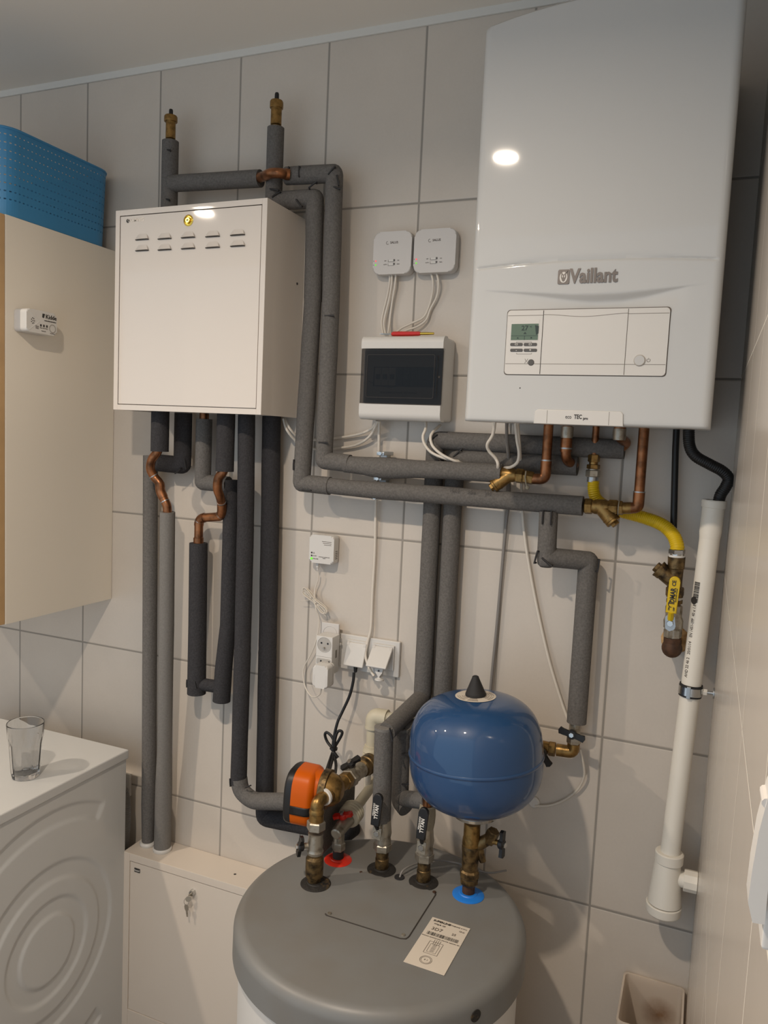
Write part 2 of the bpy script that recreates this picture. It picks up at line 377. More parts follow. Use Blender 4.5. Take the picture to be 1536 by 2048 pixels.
text('Carbon Monoxide Alarm', .0036, (.4014, ya(.77), za(.6)), Y_, Z_, 'ink', t, off=.0001)
text('Alarm  Fault  Power', .003, (.4014, ya(.56), za(.25)), Y_, Z_, 'inkb', t)
text('Test / Reset', .003, (.4014, ya(.85), za(.08)), Y_, Z_, 'inkb', t)
text('Move to\nfresh air\nin alarm', .0028, (.4014, ya(.34), za(.25)), Y_, Z_, 'inkb', t)
text('Peak Level', .003, (.4014, ya(.55), za(.12)), Y_, Z_, 'inkb', t)
build('logo_mark', S().prism([(-.004, -.004), (.001, -.0055), (.0045, .005), (-.003, .005)], (.4012, ya(.545), za(.8)), Y_, Z_, .0005), 'ink', t)

# ------------------------------------------------------------------ white box of the heating manifold
BX0, BX1, BZ0, BZ1, BY = .519, .9585, 1.7875, 2.2815, -.18
t = thing('manifold_cabinet', 'white steel heating cabinet with louvres and a brass lock on the tiled wall', 'cabinet', ((BX0 + BX1) / 2, BY / 2, BZ0))
s = S(); th = .0016
s.box(BX0, BX0 + th, BY, -.001, BZ0, BZ1); s.box(BX1 - th, BX1, BY, -.001, BZ0, BZ1); s.box(BX0 + th, BX1 - th, BY, -.001, BZ1 - th, BZ1)
s.box(BX0 + th, BX1 - th, -.004, -.001, BZ0, BZ1 - th); s.box(BX0 + th, BX1 - th, BY, BY + .03, BZ0, BZ0 + th)
fw = .0135
for x0, x1, z0, z1 in ((BX0, BX0 + fw, BZ0, BZ1), (BX1 - fw, BX1, BZ0, BZ1), (BX0 + fw, BX1 - fw, BZ1 - fw, BZ1), (BX0 + fw, BX1 - fw, BZ0, BZ0 + fw)): s.box(x0, x1, BY - .0016, BY, z0, z1, .0006)
build('case', s, 'steelw', t)
DX0, DX1, DZ0, DZ1 = BX0 + fw + .0015, BX1 - fw - .0015, BZ0 + fw + .0015, BZ1 - fw - .0015
dr = build('door', S().box(DX0, DX1, BY - .0012, BY + .016, DZ0, DZ1, .0012), 'steelw', t)
DY = BY - .0012
lk = P(377, 441, DY)
lo = build('lock', S().lathe((lk.x, DY, lk.z), (0, -1, 0), [(0, .0135), (.0012, .0135), (.002, .012), (.002, .0082), (.006, .0078), (.0065, .0068), (.0048, .0066), (.0048, 0)], 28), 'gold', dr)
build('keyhole', S().box(lk.x - .0028, lk.x + .0028, DY - .0056, DY - .0047, lk.z - .0012, lk.z + .0012), 'black', dr)
for r, (vv0, vv1) in enumerate(((474, 462), (496, 484))):
    for u, dv in ((285, 5), (330, 3.5), (377, 1), (426, -1), (476, -4)):
        c = P(u, (vv0 if r == 0 else vv0) + dv, DY); w, h = .0195, .0135; c.z += .0
        s = S(); n = 6; top = [(-w + .005, h), (w - .005, h)]; vs = []; 
        poly = [(-w, 0), (w, 0), (w - .0055, h * .8), (w - .0085, h), (-w + .0085, h), (-w + .0055, h * .8)]
        vs = [V((c.x + x, DY - (.0045 if z == 0 else .0003), c.z + z)) for x, z in poly]
        vs += [V((c.x + x * .86, DY - .0046 * (1 - z / h) ** .6 - .0004, c.z + .0008 + z * .82)) for x, z in poly]
        fs = [[i, (i + 1) % 6, 6 + (i + 1) % 6, 6 + i] for i in range(1, 6)] + [[6, 7, 8, 9, 10, 11]]
        s.add(vs, fs); build('louvre', s, 'steelw', dr, recalc=False)
        build('louvre_slot', S().box(c.x - w, c.x + w, DY - .0042, DY - .0002, c.z - .0014, c.z + .0002), 'gap', dr)
a = P(256, 442, DY); build('logo_mark', S().lathe((a.x, DY, a.z), (0, -1, 0), [(0, .0048), (.0006, .0048), (.0006, 0)], 16), 'ink', dr)
text('COMING', .0125, (a.x + .0245, DY - .0002, a.z + .0005), X_, Z_, 'silver', dr, off=.0002)
build('side_screw', S().cyl((BX1, -.032, 2.118), (BX1 + .0014, -.032, 2.118), .003, n=10), 'ink', t)

# ------------------------------------------------------------------ low cabinet with the keys
LX0, LX1, LY, LZ = .507, 1.07, -.105, .559
t = thing('floor_cabinet', 'low cream steel cabinet with keys in its door beside the grey tank', 'cabinet', ((LX0 + LX1) / 2, LY / 2, 0))
s = S().box(LX0, LX1, LY + .004, -.001, .002, LZ, .001)
fw = .022
for x0, x1, z0, z1 in ((LX0, LX0 + fw, .002, LZ), (LX1 - fw, LX1, .002, LZ), (LX0 + fw, LX1 - fw, LZ - fw, LZ), (LX0 + fw, LX1 - fw, .002, .092)): s.box(x0, x1, LY, LY + .005, z0, z1, .0012)
build('case', s, 'steelc', t)
ld = build('door', S().box(LX0 + fw + .0018, LX1 - fw - .0018, LY + .0015, LY + .004, .0935, LZ - fw - .0022, .0008), 'steelc', t)
a = P(274, 1741, LY); b_ = build('name_plate', S().box(a.x - .0095, a.x + .0095, LY - .0002, LY + .002, a.z - .0055, a.z + .0055), 'ink', ld)
text('Sanpol', .0066, (a.x, LY - .0005, a.z), X_, Z_, 'pwhite', b_)
k = P(386, 1784, LY); build('lock', S().lathe((k.x, LY + .002, k.z), (0, -1, 0), [(0, .0085), (.008, .008), (.011, .007), (.0115, 0)], 20), 'chrome', ld)
build('paint_chip', S().lathe((P(473, 1747, LY * .5).x, -.06, LZ), Z_, [(0, .004), (.0004, .003), (.0004, 0)], 7), 'ink', t)
kr = thing('key_ring', 'two small keys on a ring hanging from the low cabinet lock', 'keys', (k.x, LY - .01, k.z - .05))
def key_s(s, c, ang, sc=1):
    T = lambda x, z: (x * math.cos(ang) - z * math.sin(ang), x * math.sin(ang) + z * math.cos(ang))
    po = [T(*p) for p in [(-.0022, -.028), (.0022, -.028), (.0026, -.012), (.006, -.008), (.007, 0), (.004, .006), (-.004, .006), (-.007, 0), (-.006, -.008), (-.0026, -.012)]]
    return s.prism(po, c, X_, Z_, .0016, 0, .0003)
build('key', S().cyl((k.x, LY - .007, k.z), (k.x, LY - .018, k.z), .0022, n=8).lathe((k.x - .003, LY - .0165, k.z - .012), (.35, -1, .1), [(-.0008, 0), (-.0008, .0075), (.0008, .0075), (.0008, 0)], 18), 'nickel', kr)
build('ring', S().tube([(k.x - .009 + .0075 * math.cos(q * PI / 10), LY - .016 + .002 * math.sin(q * PI / 10), k.z - .0215 + .0085 * math.sin(q * PI / 10)) for q in range(21)], .0006, 6), 'chrome', kr)
build('key', key_s(S(), V((k.x - .0075, LY - .0165, k.z - .034)), .12), 'nickel', kr)

# ------------------------------------------------------------------ washing machine, glass, socket and hose behind it
WX0, WX1, WY0, WY1, WZ = -.085, .515, -.70, -.097, .854
t = thing('washing_machine', 'white washing machine with curved ridges pressed into its side panel', 'washing machine', ((WX0 + WX1) / 2, (WY0 + WY1) / 2, 0))
build('top_panel', S().box(WX0, WX1, WY0 - .005, WY1, WZ - .026, WZ, .004, 3), 'whitem', t)
s = S(); ny, nz = 150, 190; y0, y1, z0, z1 = WY0 + .004, WY1 - .006, .02, WZ - .0275; xs_ = WX1 - .005
cy, cz = -.376, .431
def emb(y, z):
    dy, dz = y - cy, z - cz; r = math.hypot(dy, dz); h = 0; a = math.degrees(math.atan2(dz, dy)); ss = lambda t: 0 if t <= 0 else 1 if t >= 1 else t * t * (3 - 2 * t)
    for r0, r1 in ((.082, .134), (.170, .224), (.312, .364)):
        g = ss((r - r0) / .011) * ss((r1 - r) / .011)
        if r0 > .3: g *= ss((abs(a) - 57) / 3) * ss((123 - abs(a)) / 3 if abs(a) < 126 else 0)
        h -= .0048 * g
    e = min((y - y0), (y1 - y), (z - z0), (z1 - z)); return h * max(0, min(1, e / .012))
vs = [V((xs_ + emb(y0 + (y1 - y0) * i / ny, z0 + (z1 - z0) * j / nz), y0 + (y1 - y0) * i / ny, z0 + (z1 - z0) * j / nz)) for j in range(nz + 1) for i in range(ny + 1)]
fs = [[j * (ny + 1) + i, j * (ny + 1) + i + 1, (j + 1) * (ny + 1) + i + 1, (j + 1) * (ny + 1) + i] for j in range(nz) for i in range(ny)]
s.add(vs, fs); build('side_panel', s, 'whitem', t, recalc=False, sharp=60)
build('body', S().box(WX0, xs_ - .0065, WY0, WY1 - .003, .018, WZ - .027, .003), 'whitem', t)
for fx in (WX0 + .06, WX1 - .06):
    for fy in (WY0 + .06, WY1 - .06): build('foot', S().cyl((fx, fy, 0), (fx, fy, .02), .02, n=16), 'black', t)
gx, gy = .405, -.352
n = 80
def glass():
    vs = []; fs = []; prof = [(0, 0), (.030, 0), (.0325, .002), (.0345, .012), (.037, .05), (.039, .085), (.0405, .098), (.042, .104), (.0445, .138), (.0434, .1405), (.0422, .138), (.0395, .102), (.0365, .085), (.0345, .05), (.032, .016), (.026, .012), (0, .0115)]
    rings = []
    for i, (r, h) in enumerate(prof):
        if r == 0: rings.append([len(vs)]); vs.append(V((gx, gy, WZ + h))); continue
        row = []
        for k in range(n):
            a = 2 * PI * k / n; q = r
            if 2 <= i <= 6 :
                f = abs(math.cos(5 * a)); q = r * (1 - .055 * (1 - f) * (1 if i < 5 else .5))
            row.append(len(vs)); vs.append(V((gx + q * math.cos(a), gy + q * math.sin(a), WZ + .0004 + h)))
        rings.append(row)
    for a, b in zip(rings, rings[1:]):
        for k in range(n):
            k2 = (k + 1) % n
            if len(a) == 1: fs.append([a[0], b[k2], b[k]])
            elif len(b) == 1: fs.append([a[k], a[k2], b[0]])
            else: fs.append([a[k], a[k2], b[k2], b[k]])
    return S().add(vs, fs)
tag(build('drinking_glass', glass(), 'glass', loc=(gx, gy, WZ)), 'clear facetted drinking glass standing on the washing machine', 'glass')
a = P(254, 1568, -.005)
t = thing('wall_socket', 'white wall socket half hidden behind the washing machine', 'socket', (a.x - .02, -.006, a.z))
build('frame', S().box(a.x - .07, a.x + .014, -.011, -.0005, a.z - .034, a.z + .034, .002), 'whitep', t)
build('flap', S().box(a.x - .055, a.x + .002, -.017, -.011, a.z - .022, a.z + .026, .002), 'whitep', t)
tag(build('power_plug', S().box(a.x - .045, a.x - .003, -.052, -.0175, a.z - .022, a.z + .014, .006), 'whitem2'), 'white plug pushed into the socket behind the washing machine', 'plug')
pts = resample(spline([(.44, -.075, .735)] + [P(u, v, -.064) for u, v in ((243, 1580), (249, 1602), (250, 1640), (246, 1700), (243, 1780), (243, 1850), (247, 1915), (249, 1955), (241, 2000))] + [(.44, -.064, .03)], 26), .0015)
s = S(); s.tube([p for p in pts], [.0158 + .0009 * math.cos(2 * PI * i * .0015 / .0055) for i in range(len(pts))], 14)
tag(build('drain_hose', s, 'greyp', sharp=60), 'ribbed grey hose hanging behind the washing machine', 'hose')
# ------------------------------------------------------------------ gas boiler
GX0, GX1, GZ0, GY = 1.5005, 1.9355, 1.7862, -.338
bl = thing('gas_boiler', 'large white wall-hung gas boiler with a green display in the corner', 'boiler', ((GX0 + GX1) / 2, -.17, GZ0))
build('casing', S().box(GX0 + .004, GX1 - .004, -.285, -.004, GZ0 + .006, 2.485, .004), 'whitem', bl)
def ctop(x): k = (x - (GX0 + GX1) / 2) / ((GX1 - GX0) / 2); return 2.523 - .026 * k * k
def curve(pts):
    q = [P(u, v, GY) for u, v in pts]
    def f(x):
        if x <= q[0].x: return q[0].z
        for a, b in zip(q, q[1:]):
            if x <= b.x: k = (x - a.x) / (b.x - a.x); return a.z + (b.z - a.z) * k
        return q[-1].z
    return f, q[0].x, q[-1].x
def quad(pts):               # smooth the measured curve with a parabola through its points
    q = [P(u, v, GY) for u, v in pts]; n = len(q); xm = sum(p.x for p in q) / n
    A = [[0] * 4 for _ in range(3)]
    for p in q:
        b = (1, p.x - xm, (p.x - xm) ** 2)
        for i in range(3):
            for j in range(3): A[i][j] += b[i] * b[j]
            A[i][3] += b[i] * p.z
    for i in range(3):
        for k in range(3):
            if k != i:
                m = A[k][i] / A[i][i]; A[k] = [x - m * y for x, y in zip(A[k], A[i])]
    c = [A[i][3] / A[i][i] for i in range(3)]
    return lambda x: c[0] + c[1] * (x - xm) + c[2] * (x - xm) ** 2
gr = quad([(952, 538), (1038, 528), (1149, 519.5), (1242, 515.5), (1350, 515.5), (1436, 517.5)]); gx0, gx1 = P(951, 538, GY).x, P(1437, 517, GY).x
up, ux0, ux1 = curve([(966, 580.5), (1040, 583), (1149, 586), (1242, 582), (1330, 574), (1421, 567)])
lo_, _, _ = curve([(966, 580.6), (988, 583.5), (1040, 588.5), (1099, 596), (1142, 602), (1185, 605.5), (1242, 603), (1290, 595), (1332, 584), (1380, 572), (1421, 567.1)])
sst = lambda t: 0 if t <= 0 else 1 if t >= 1 else t * t * (3 - 2 * t)
def disp(x, z):
    d = 0
    if gx0 <= x <= gx1:
        e = min(1, (x - gx0) / .004, (gx1 - x) / .004); q = (z - gr(x)) / .0022; d += .0022 * e * math.exp(-q * q)
    if ux0 < x < ux1:
        a, b = up(x), lo_(x); w = a - b
        if w > .0004:
            D = .5 * w
            if z < a: d += D * (sst((a - z) / w) if z > b else 1 - sst((b - z) / .05))
    return d
sec = []; r = .014
for k in range(7): a = PI / 2 * k / 6; sec.append((GX0 + r - r * math.cos(a), GY + r - r * math.sin(a)))
NX = 150
sec = [(GX0, -.27), (GX0, GY + .03)] + sec + [(GX0 + r + (GX1 - GX0 - 2 * r) * i / NX, GY) for i in range(1, NX)]
sec += [(GX1 - r + r * math.sin(PI / 2 * k / 6), GY + r - r * math.cos(PI / 2 * k / 6)) for k in range(7)] + [(GX1, GY + .03), (GX1, -.27)]
zr = [0, .001, .0025, .005]; zz = []
z = GZ0 + .005
while z < 2.10: zz.append(z); z += .0014 if 2.0 < z < 2.075 else .006
tt = [i / 26 for i in range(27)]
vs = []; rows = 0
def inset(h, r=.006): return r - math.sqrt(max(0, r * r - (r - h) ** 2)) if h < r else 0
lv = [(GZ0 + h, None, inset(h)) for h in (0, .0008, .002, .004)] + [(z, None, 0) for z in zz] + [(None, k / 26, 0) for k in range(27)]
for z, k, ins in lv:
    for x, y in sec:
        if z is not None: zc = z; ii = ins
        else:
            zt = ctop(x); z0 = zz[-1] + .006; zc = z0 + (zt - z0) * (1 - (1 - k) ** 1.3); ii = inset(max(0, zt - zc), .008) if k > .9 else 0
        yy = y + (disp(x, zc) if y <= GY + 1e-6 else 0) + (ii if y < -.29 else 0)
        vs.append(V((x, yy, zc)))
    rows += 1
nc = len(sec); fs = [[j * nc + i, j * nc + i + 1, (j + 1) * nc + i + 1, (j + 1) * nc + i] for j in range(rows - 1) for i in range(nc - 1)]
fs += [list(range(nc))[::-1], list(range((rows - 1) * nc, rows * nc))]
fc = build('front_cover', S().add(vs, fs), 'whitem', bl, recalc=False, sharp=50)
# badge in relief
o = P(1128, 554, GY - .001); e1 = X_
def lgo(u, v): p = P(u, v, GY); return p
em = build('emblem', S().prism(rrect(.0205, .0255, .0025), (lgo(1127.5, 554).x, GY + .0005, lgo(1127.5, 554).z), X_, Z_, .002, 0, .0004), 'logo', fc)
c = lgo(1127.5, 554); EY = GY - .0016
s = S(); s.prism([(.0068 * math.cos(q * PI / 12), .0095 * math.sin(q * PI / 12) - .001) for q in range(24)], (c.x, EY, c.z), X_, Z_, .0006); build('emblem_oval', s, 'silver', em)
s = S()
for sg in (-1, 1):
    s.prism([(sg * a, b) for a, b in ((.001, .0035), (.0032, .0035), (.0072, .0108), (.0052, .0112))][::sg], (c.x, EY - .0005, c.z), X_, Z_, .0006)
s.prism([(-.0042, .004), (-.0046, -.001), (-.002, -.0072), (0, -.0085), (.002, -.0072), (.0046, -.001), (.0042, .004)], (c.x, EY - .0005, c.z), X_, Z_, .0005)
build('emblem_hare', s, 'logo', em)
s = S()
for sg in (-1, 1): s.prism([(sg * .0018 + .0009 * math.cos(q * PI / 6), .0005 + .0022 * math.sin(q * PI / 6)) for q in range(12)], (c.x, EY - .001, c.z), X_, Z_, .0004)
build('hare_eyes', s, 'silver', em)
w = lgo(1187, 553); text('Vaillant', .0345, (w.x, GY - .0004, w.z + .0005), X_, Z_, 'logo', fc, ext=.0013, off=.0011, xs=.80)
# control panel
pa, pb = P(1017, 622, GY), P(1331, 752, GY); px0, px1, pz1, pz0 = 1.5755, 1.8565, 1.9895, 1.8742; PY = GY - .0022
build('panel_groove_shade', S().prism(rrect(px1 - px0 + .003, pz1 - pz0 + .003, .006, cx=(px0 + px1) / 2, cy=(pz0 + pz1) / 2), (0, GY + .006, 0), X_, Z_, .0062), 'inkb', fc)  # dark plate painting the shade in the groove around the control panel
pn = build('control_panel', S().prism(rrect(px1 - px0, pz1 - pz0, .0055, cx=(px0 + px1) / 2, cy=(pz0 + pz1) / 2), (0, GY + .008, 0), X_, Z_, .0102, 0, .0012), 'whitep', fc)
def pl(pts, r=.00045, m='line', name='panel_line', par=None): return build(name, S().tube([V((p[0], PY - .0001, p[1])) for p in pts], r, 6), m, par or pn)
q1, q2 = P(1083, 690, PY).x + .0002, P(1252, 690, PY).x
h1 = P(1200, 728.5, PY).z; h0 = pz1 - .0095
pl([(q1, pz0 + .001), (q1, pz1 - .001)], .0006, 'gap'); pl([(q2, pz0 + .001), (q2, pz1 - .001)], .0005, 'inkb')
pl([(px0 + .001, h1), (px1 - .001, h1)]); pl([(px0 + .001, h0), (q1, h0)]); pl([(q2, h0), (px1 - .001, h0)])
pl([(q1 + (q2 - q1) * k / 16, h0 - .0045 * math.sin(PI * k / 16) ** 2 + .001) for k in range(17)])
da, db = P(1023.5, 648, PY), P(1075.5, 680, PY); dx0, dx1, dz1, dz0 = da.x, db.x, da.z, db.z
build('display_frame', S().box(dx0 - .001, dx1 + .001, PY - .0004, PY + .001, dz0 - .001, dz1 + .0075, .0003), 'whitep', pn)
ds = build('display', S().box(dx0, dx1, PY - .0008, PY + .001, dz0, dz1, .0002), 'lcd', pn)
dw, dh = dx1 - dx0, dz1 - dz0; LY_ = PY - .00085
text('27', .0125, (dx0 + dw * .5, LY_, dz0 + dh * .72), X_, Z_, 'lcdd', ds, off=.0001)
text('°C', .004, (dx0 + dw * .72, LY_, dz0 + dh * .8), X_, Z_, 'lcdd', ds)
s = S(); s.prism([(-.003, -.0015), (.003, -.0015), (0, .0025)], (dx0 + dw * .52, LY_, dz0 + dh * .42), X_, Z_, .0002); s.prism([(-.002, -.0012), (.002, -.0012), (0, .0016)], (dx0 + dw * .26, LY_, dz0 + dh * .13), X_, Z_, .0002)
s.prism([(-.0018, -.0012), (.0018, -.0012), (.001, .0016), (-.001, .0016)], (dx0 + dw * .76, LY_, dz0 + dh * .13), X_, Z_, .0002); s.prism([(0, 0), (.004, .003), (.004, .016), (-.003, .018)], (dx0 + dw * .93, LY_, dz0 + dh * .3), X_, Z_, .0002)
s.box(dx0, dx1, LY_ - .0002, LY_, dz0 + dh * .25, dz0 + dh * .27); s.box(dx0 + dw * .5, dx0 + dw * .515, LY_ - .0002, LY_, dz0, dz0 + dh * .25)
build('display_symbols', s, 'lcdd', ds)
for va, sy in ((689, ('◄', '◄')), (700.5, ('-', '+'))):
    for i, (ua, ub) in enumerate(((1020.5, 1045.5), (1047.5, 1074))):
        A, B = P(ua, va - 3, PY), P(ub, va + 3, PY)
        b = build('button', S().prism(rrect(B.x - A.x - .0006, A.z - B.z, .0018, cx=(A.x + B.x) / 2, cy=(A.z + B.z) / 2), (0, PY + .0006, 0), X_, Z_, .0016, 0, .0004), 'btn', pn)
        if sy[0] == '-': text(sy[i], .007, ((A.x + B.x) / 2, PY - .0011, (A.z + B.z) / 2), X_, Z_, 'pwhite', b, off=.0001)
        else: build('button_symbol', S().tube([V(((A.x + B.x) / 2 + x, PY - .0011, (A.z + B.z) / 2 + z)) for x, z in ((-.0022, -.0012), (-.0022, .0014), (.0022, .0014), (.0022, -.0012), (-.0022, -.0012))], .00035, 5), 'pwhite', b)
A = P(1062, 725, PY); build('round_button', S().lathe((A.x, PY + .001, A.z), (0, -1, 0), [(0, .0057), (.0016, .0057), (.0022, .005), (.0023, 0)], 24), 'btn', pn)
A = P(1052.5, 722, PY); build('sweep_symbol', S().tube([(A.x - .0028, PY - .0001, A.z + .004), (A.x - .0006, PY - .0001, A.z), (A.x - .0026, PY - .0001, A.z - .0042)], .00035, 5).tube([(A.x + .0028, PY - .0001, A.z + .004), (A.x + .0006, PY - .0001, A.z), (A.x + .0026, PY - .0001, A.z - .0042)], .00035, 5), 'inkb', pn)
for va, dn in ((684, 1), (708, -1)):
    A, B = P(1033, va, PY), P(1063, va, PY); pl([(A.x, A.z - .002 * dn), (A.x, A.z), (B.x, A.z), (B.x, A.z - .002 * dn)], .0003, 'inkb', 'bracket_mark')
A = P(1279, 721, PY); build('power_button', S().lathe((A.x, PY + .001, A.z), (0, -1, 0), [(0, .0098), (.0022, .0098), (.0036, .0084), (.0036, 0)], 28), 'silver', pn)
A = P(1297, 720.5, PY); build('power_symbol', S().tube([(A.x + .0028 * math.cos(math.radians(a)), PY - .0001, A.z + .0028 * math.sin(math.radians(a))) for a in range(125, 420, 15)], .0004, 5).tube([(A.x, PY - .0001, A.z + .0004), (A.x, PY - .0001, A.z + .0038)], .0004, 5), 'inkb', pn)
# bottom flap with the model name
fx0, fx1, fz1 = 1.6355, 1.7935, 1.8115
fp = build('lower_flap', S().prism([(fx0, GZ0 - .0005), (fx1, GZ0 - .0005), (fx1 - .0015, fz1 - .004), (fx1 - .006, fz1), (fx0 + .006, fz1), (fx0 + .0015, fz1 - .004)], (0, GY + .006, 0), X_, Z_, .0086, 0, .0012), 'whitep', fc)
for u in (1094, 1218): A = P(u, 833, GY - .0026); build('flap_line', S().tube([(A.x, GY - .0027, GZ0 + .001), (A.x, GY - .0027, fz1 - .001)], .0004, 5), 'line', fp)
A = P(1142, 834, GY); text('eco', .0105, (A.x - .0042, GY - .0027, A.z), X_, Z_, 'ink', fp, xs=.72); 
A = P(1155.5, 834, GY); text('TEC', .0105, (A.x + .0008, GY - .0027, A.z), X_, Z_, 'ink', fp, off=.0003, xs=.72)
A = P(1167.5, 837, GY); text('pro', .007, (A.x + .0034, GY - .0027, A.z), X_, Z_, 'ink', fp, off=.0002, xs=.85)
build('scuff', S().lathe((P(1040, 776, GY).x, GY, P(1040, 776, GY).z), (0, -1, 0), [(0, .0014), (.0002, .001), (.0002, 0)], 6), 'ink', fc)

# ------------------------------------------------------------------ two wireless receivers
def receiver(ux, x0, x1, label):
    z0, z1 = 2.1325, 2.231; t = thing('wireless_receiver', label, 'receiver', ((x0 + x1) / 2, -.015, z0), 'square white receivers above the breaker box')
    w, h = x1 - x0, z1 - z0; cx, cz = (x0 + x1) / 2, (z0 + z1) / 2
    build('back_plate', S().prism(rrect(w * .9, h * .94, .012, cx=cx, cy=cz + .001), (0, -.0006, 0), X_, Z_, .006), 'whitem2', t)
    f = build('front_shell', S().prism(rrect(w, h, .0165, 8, cx=cx, cy=cz), (0, -.0055, 0), X_, Z_, .0245, 0, .003), 'whitem2', t); y = -.0302
    text('SALUS', .0072, (cx + .004, y, z1 - .026), X_, Z_, 'inkb', f, off=.0001); build('logo_mark', S().tube([(cx - .0125 + .0034 * math.cos(a * PI / 8), y, z1 - .0262 + .0034 * math.sin(a * PI / 8)) for a in range(4, 15)], .0005, 5), 'inkb', f)
    for dz, tx in ((.031, 'OFF    ON'), (.0225, 'AUTO     MAN')):
        build('slide_switch', S().box(cx - .0085, cx + .0075, y - .0002, y + .001, z0 + dz - .0024, z0 + dz + .0022), 'whitep', f)
        build('switch_outline', S().tube([(cx - .009, y, z0 + dz + .0022), (cx - .009, y, z0 + dz - .0026), (cx + .006, y, z0 + dz - .0026)], .0005, 5), 'inkb', f)
        build('switch_knob', S().box(cx + .0045, cx + .008, y - .0018, y + .001, z0 + dz - .0014, z0 + dz + .0026, .0004), 'btn', f)
        text(tx[:4].strip(), .003, (cx - .0165, y, z0 + dz), X_, Z_, 'inkb', f); text(tx[4:].strip(), .003, (cx + .0165, y, z0 + dz), X_, Z_, 'inkb', f)
    for dz, m in ((.0315, 'ledr'), (.0225, 'ledg')): build('indicator', S().cyl((x0 + .0075, y + .001, z0 + dz), (x0 + .0075, y - .0004, z0 + dz), .0019, n=10), m, f); build('indicator_mark', S().box(x0 + .0008, x0 + .004, y - .0001, y + .0005, z0 + dz - .0004, z0 + dz + .0004), 'inkb', f)
receiver(0, 1.1615, 1.2585, 'square white wireless receiver nearer to the grey foam pipes, above the breaker box')
receiver(1, 1.2645, 1.3665, 'square white wireless receiver nearer to the boiler, above the breaker box')

# ------------------------------------------------------------------ breaker box and screwdriver
t = thing('breaker_box', 'white breaker box with a smoked transparent door between pipes and boiler', 'breaker box', (1.269, -.045, 1.788))
x0, x1, z0, z1, yf = 1.1685, 1.3695, 1.7885, 1.9815, -.09
dz1, dz0 = P(806, 698, yf).z, P(800, 808, yf).z; dxa, dxb = P(722, 750, yf).x, P(885, 750, yf).x
s = S(); s.box(x0, x1, -.078, -.0006, z0, z1, .008, 3)
build('base', s, 'whitep', t)
def bar(za, zb, up):
    n = 8; pr = []
    R = .016
    if up: pr = [(-.06, zb)] + [(yf + R - R * math.sin(PI / 2 * k / n), zb - R + R * math.cos(PI / 2 * k / n)) for k in range(n + 1)] + [(yf, za), (-.06, za)]
    else: pr = [(-.06, za)] + [(yf + R - R * math.sin(PI / 2 * k / n), za + R - R * math.cos(PI / 2 * k / n)) for k in range(n + 1)] + [(yf, zb), (-.06, zb)]
    return S().prism(pr, (x0, 0, 0), Y_, Z_, x1 - x0, 0, 0)
build('upper_cover', bar(dz1 + .0015, z1, 1), 'whitep', t); build('lower_cover', bar(z0, dz0 - .0015, 0), 'whitep', t)
build('inner_panel', S().box(dxa + .004, dxb - .003, -.0805, -.0775, dz0 + .002, dz1 - .002), 'greyp', t)
build('breaker_slot', S().box(dxa + .028, dxb - .018, -.0812, -.0804, dz0 + .040, dz0 + .085), 'black', t)
for k in range(6): xx = dxa + .032 + k * .0178; b = build('breaker', S().box(xx, xx + .0172, -.0835, -.0805, dz0 + .042, dz0 + .083, .0006), 'greyp' if k < 3 else 'black', t); build('toggle', S().box(xx + .003, xx + .0142, -.0855, -.083, dz0 + .056, dz0 + .068, .001), 'black', b)
text('WYLACZNIK GLOWNY   KOTLOWNIA', .0052, ((dxa + dxb) / 2 - .008, -.0808, dz0 + .026), X_, Z_, 'ink', t)
build('wave_line', S().tube([(dxa + .016 + (dxb - dxa - .04) * k / 24, -.0812, dz0 + .044 - .009 * math.sin(2 * PI * k / 24 - .5) * (1) + .003) for k in range(25)], .0006, 5), 'ink', t)
d = build('door', S().box(dxa, dxb, yf - .0015, yf + .0015, dz0, dz1, .0008), 'smoke', t)
wx0, wx1, wz0, wz1 = dxa + .0155, dxb - .0195, dz0 + .014, dz1 - .013
build('door_rib', S().tube([(x, yf - .0018, z) for x, z in rrect(wx1 - wx0, wz1 - wz0, .004, 3, (wx0 + wx1) / 2, (wz0 + wz1) / 2) + [rrect(wx1 - wx0, wz1 - wz0, .004, 3, (wx0 + wx1) / 2, (wz0 + wz1) / 2)[0]]], .0007, 6), 'ink', d)
build('door_grip', S().box(wx1 + .003, wx1 + .008, yf - .003, yf - .0012, wz0 + .002, wz1 - .002, .001), 'smoke', d)
build('door_screw', S().cyl((dxb - .007, yf - .0014, (dz0 + dz1) / 2), (dxb - .007, yf - .0026, (dz0 + dz1) / 2), .0026, n=12), 'gap', d)
a, b = P(763, 664, -.0705), P(868, 664, -.0705); sz = z1 + .0062; ys = -.0705
t = thing('screwdriver', 'red voltage tester screwdriver lying on top of the breaker box', 'screwdriver', ((a.x + b.x) / 2, ys, z1)); T = lambda f: a.x + (b.x - a.x) * f
build('blade', S().cyl((T(0), ys, sz), (T(.26), ys, sz), .0016, n=8).box(T(0) - .004, T(.05), ys - .0022, ys + .0022, sz - .0005, sz + .0005), 'chrome', t)
build('handle', S().lathe((T(.2), ys, sz), X_, [(0, .0035), (.003, .0054), (.018, .0056), (.05, .0054), (.066, .005), (.071, .0042)], 6), 'redp', t)
build('end_tube', S().cyl((T(.2) + .071, ys, sz), (T(.9), ys, sz), .0032, n=10), 'gold', t); build('end_cap', S().cyl((T(.9), ys, sz), (T(1), ys, sz), .003, .0026, n=10), 'gold', t)
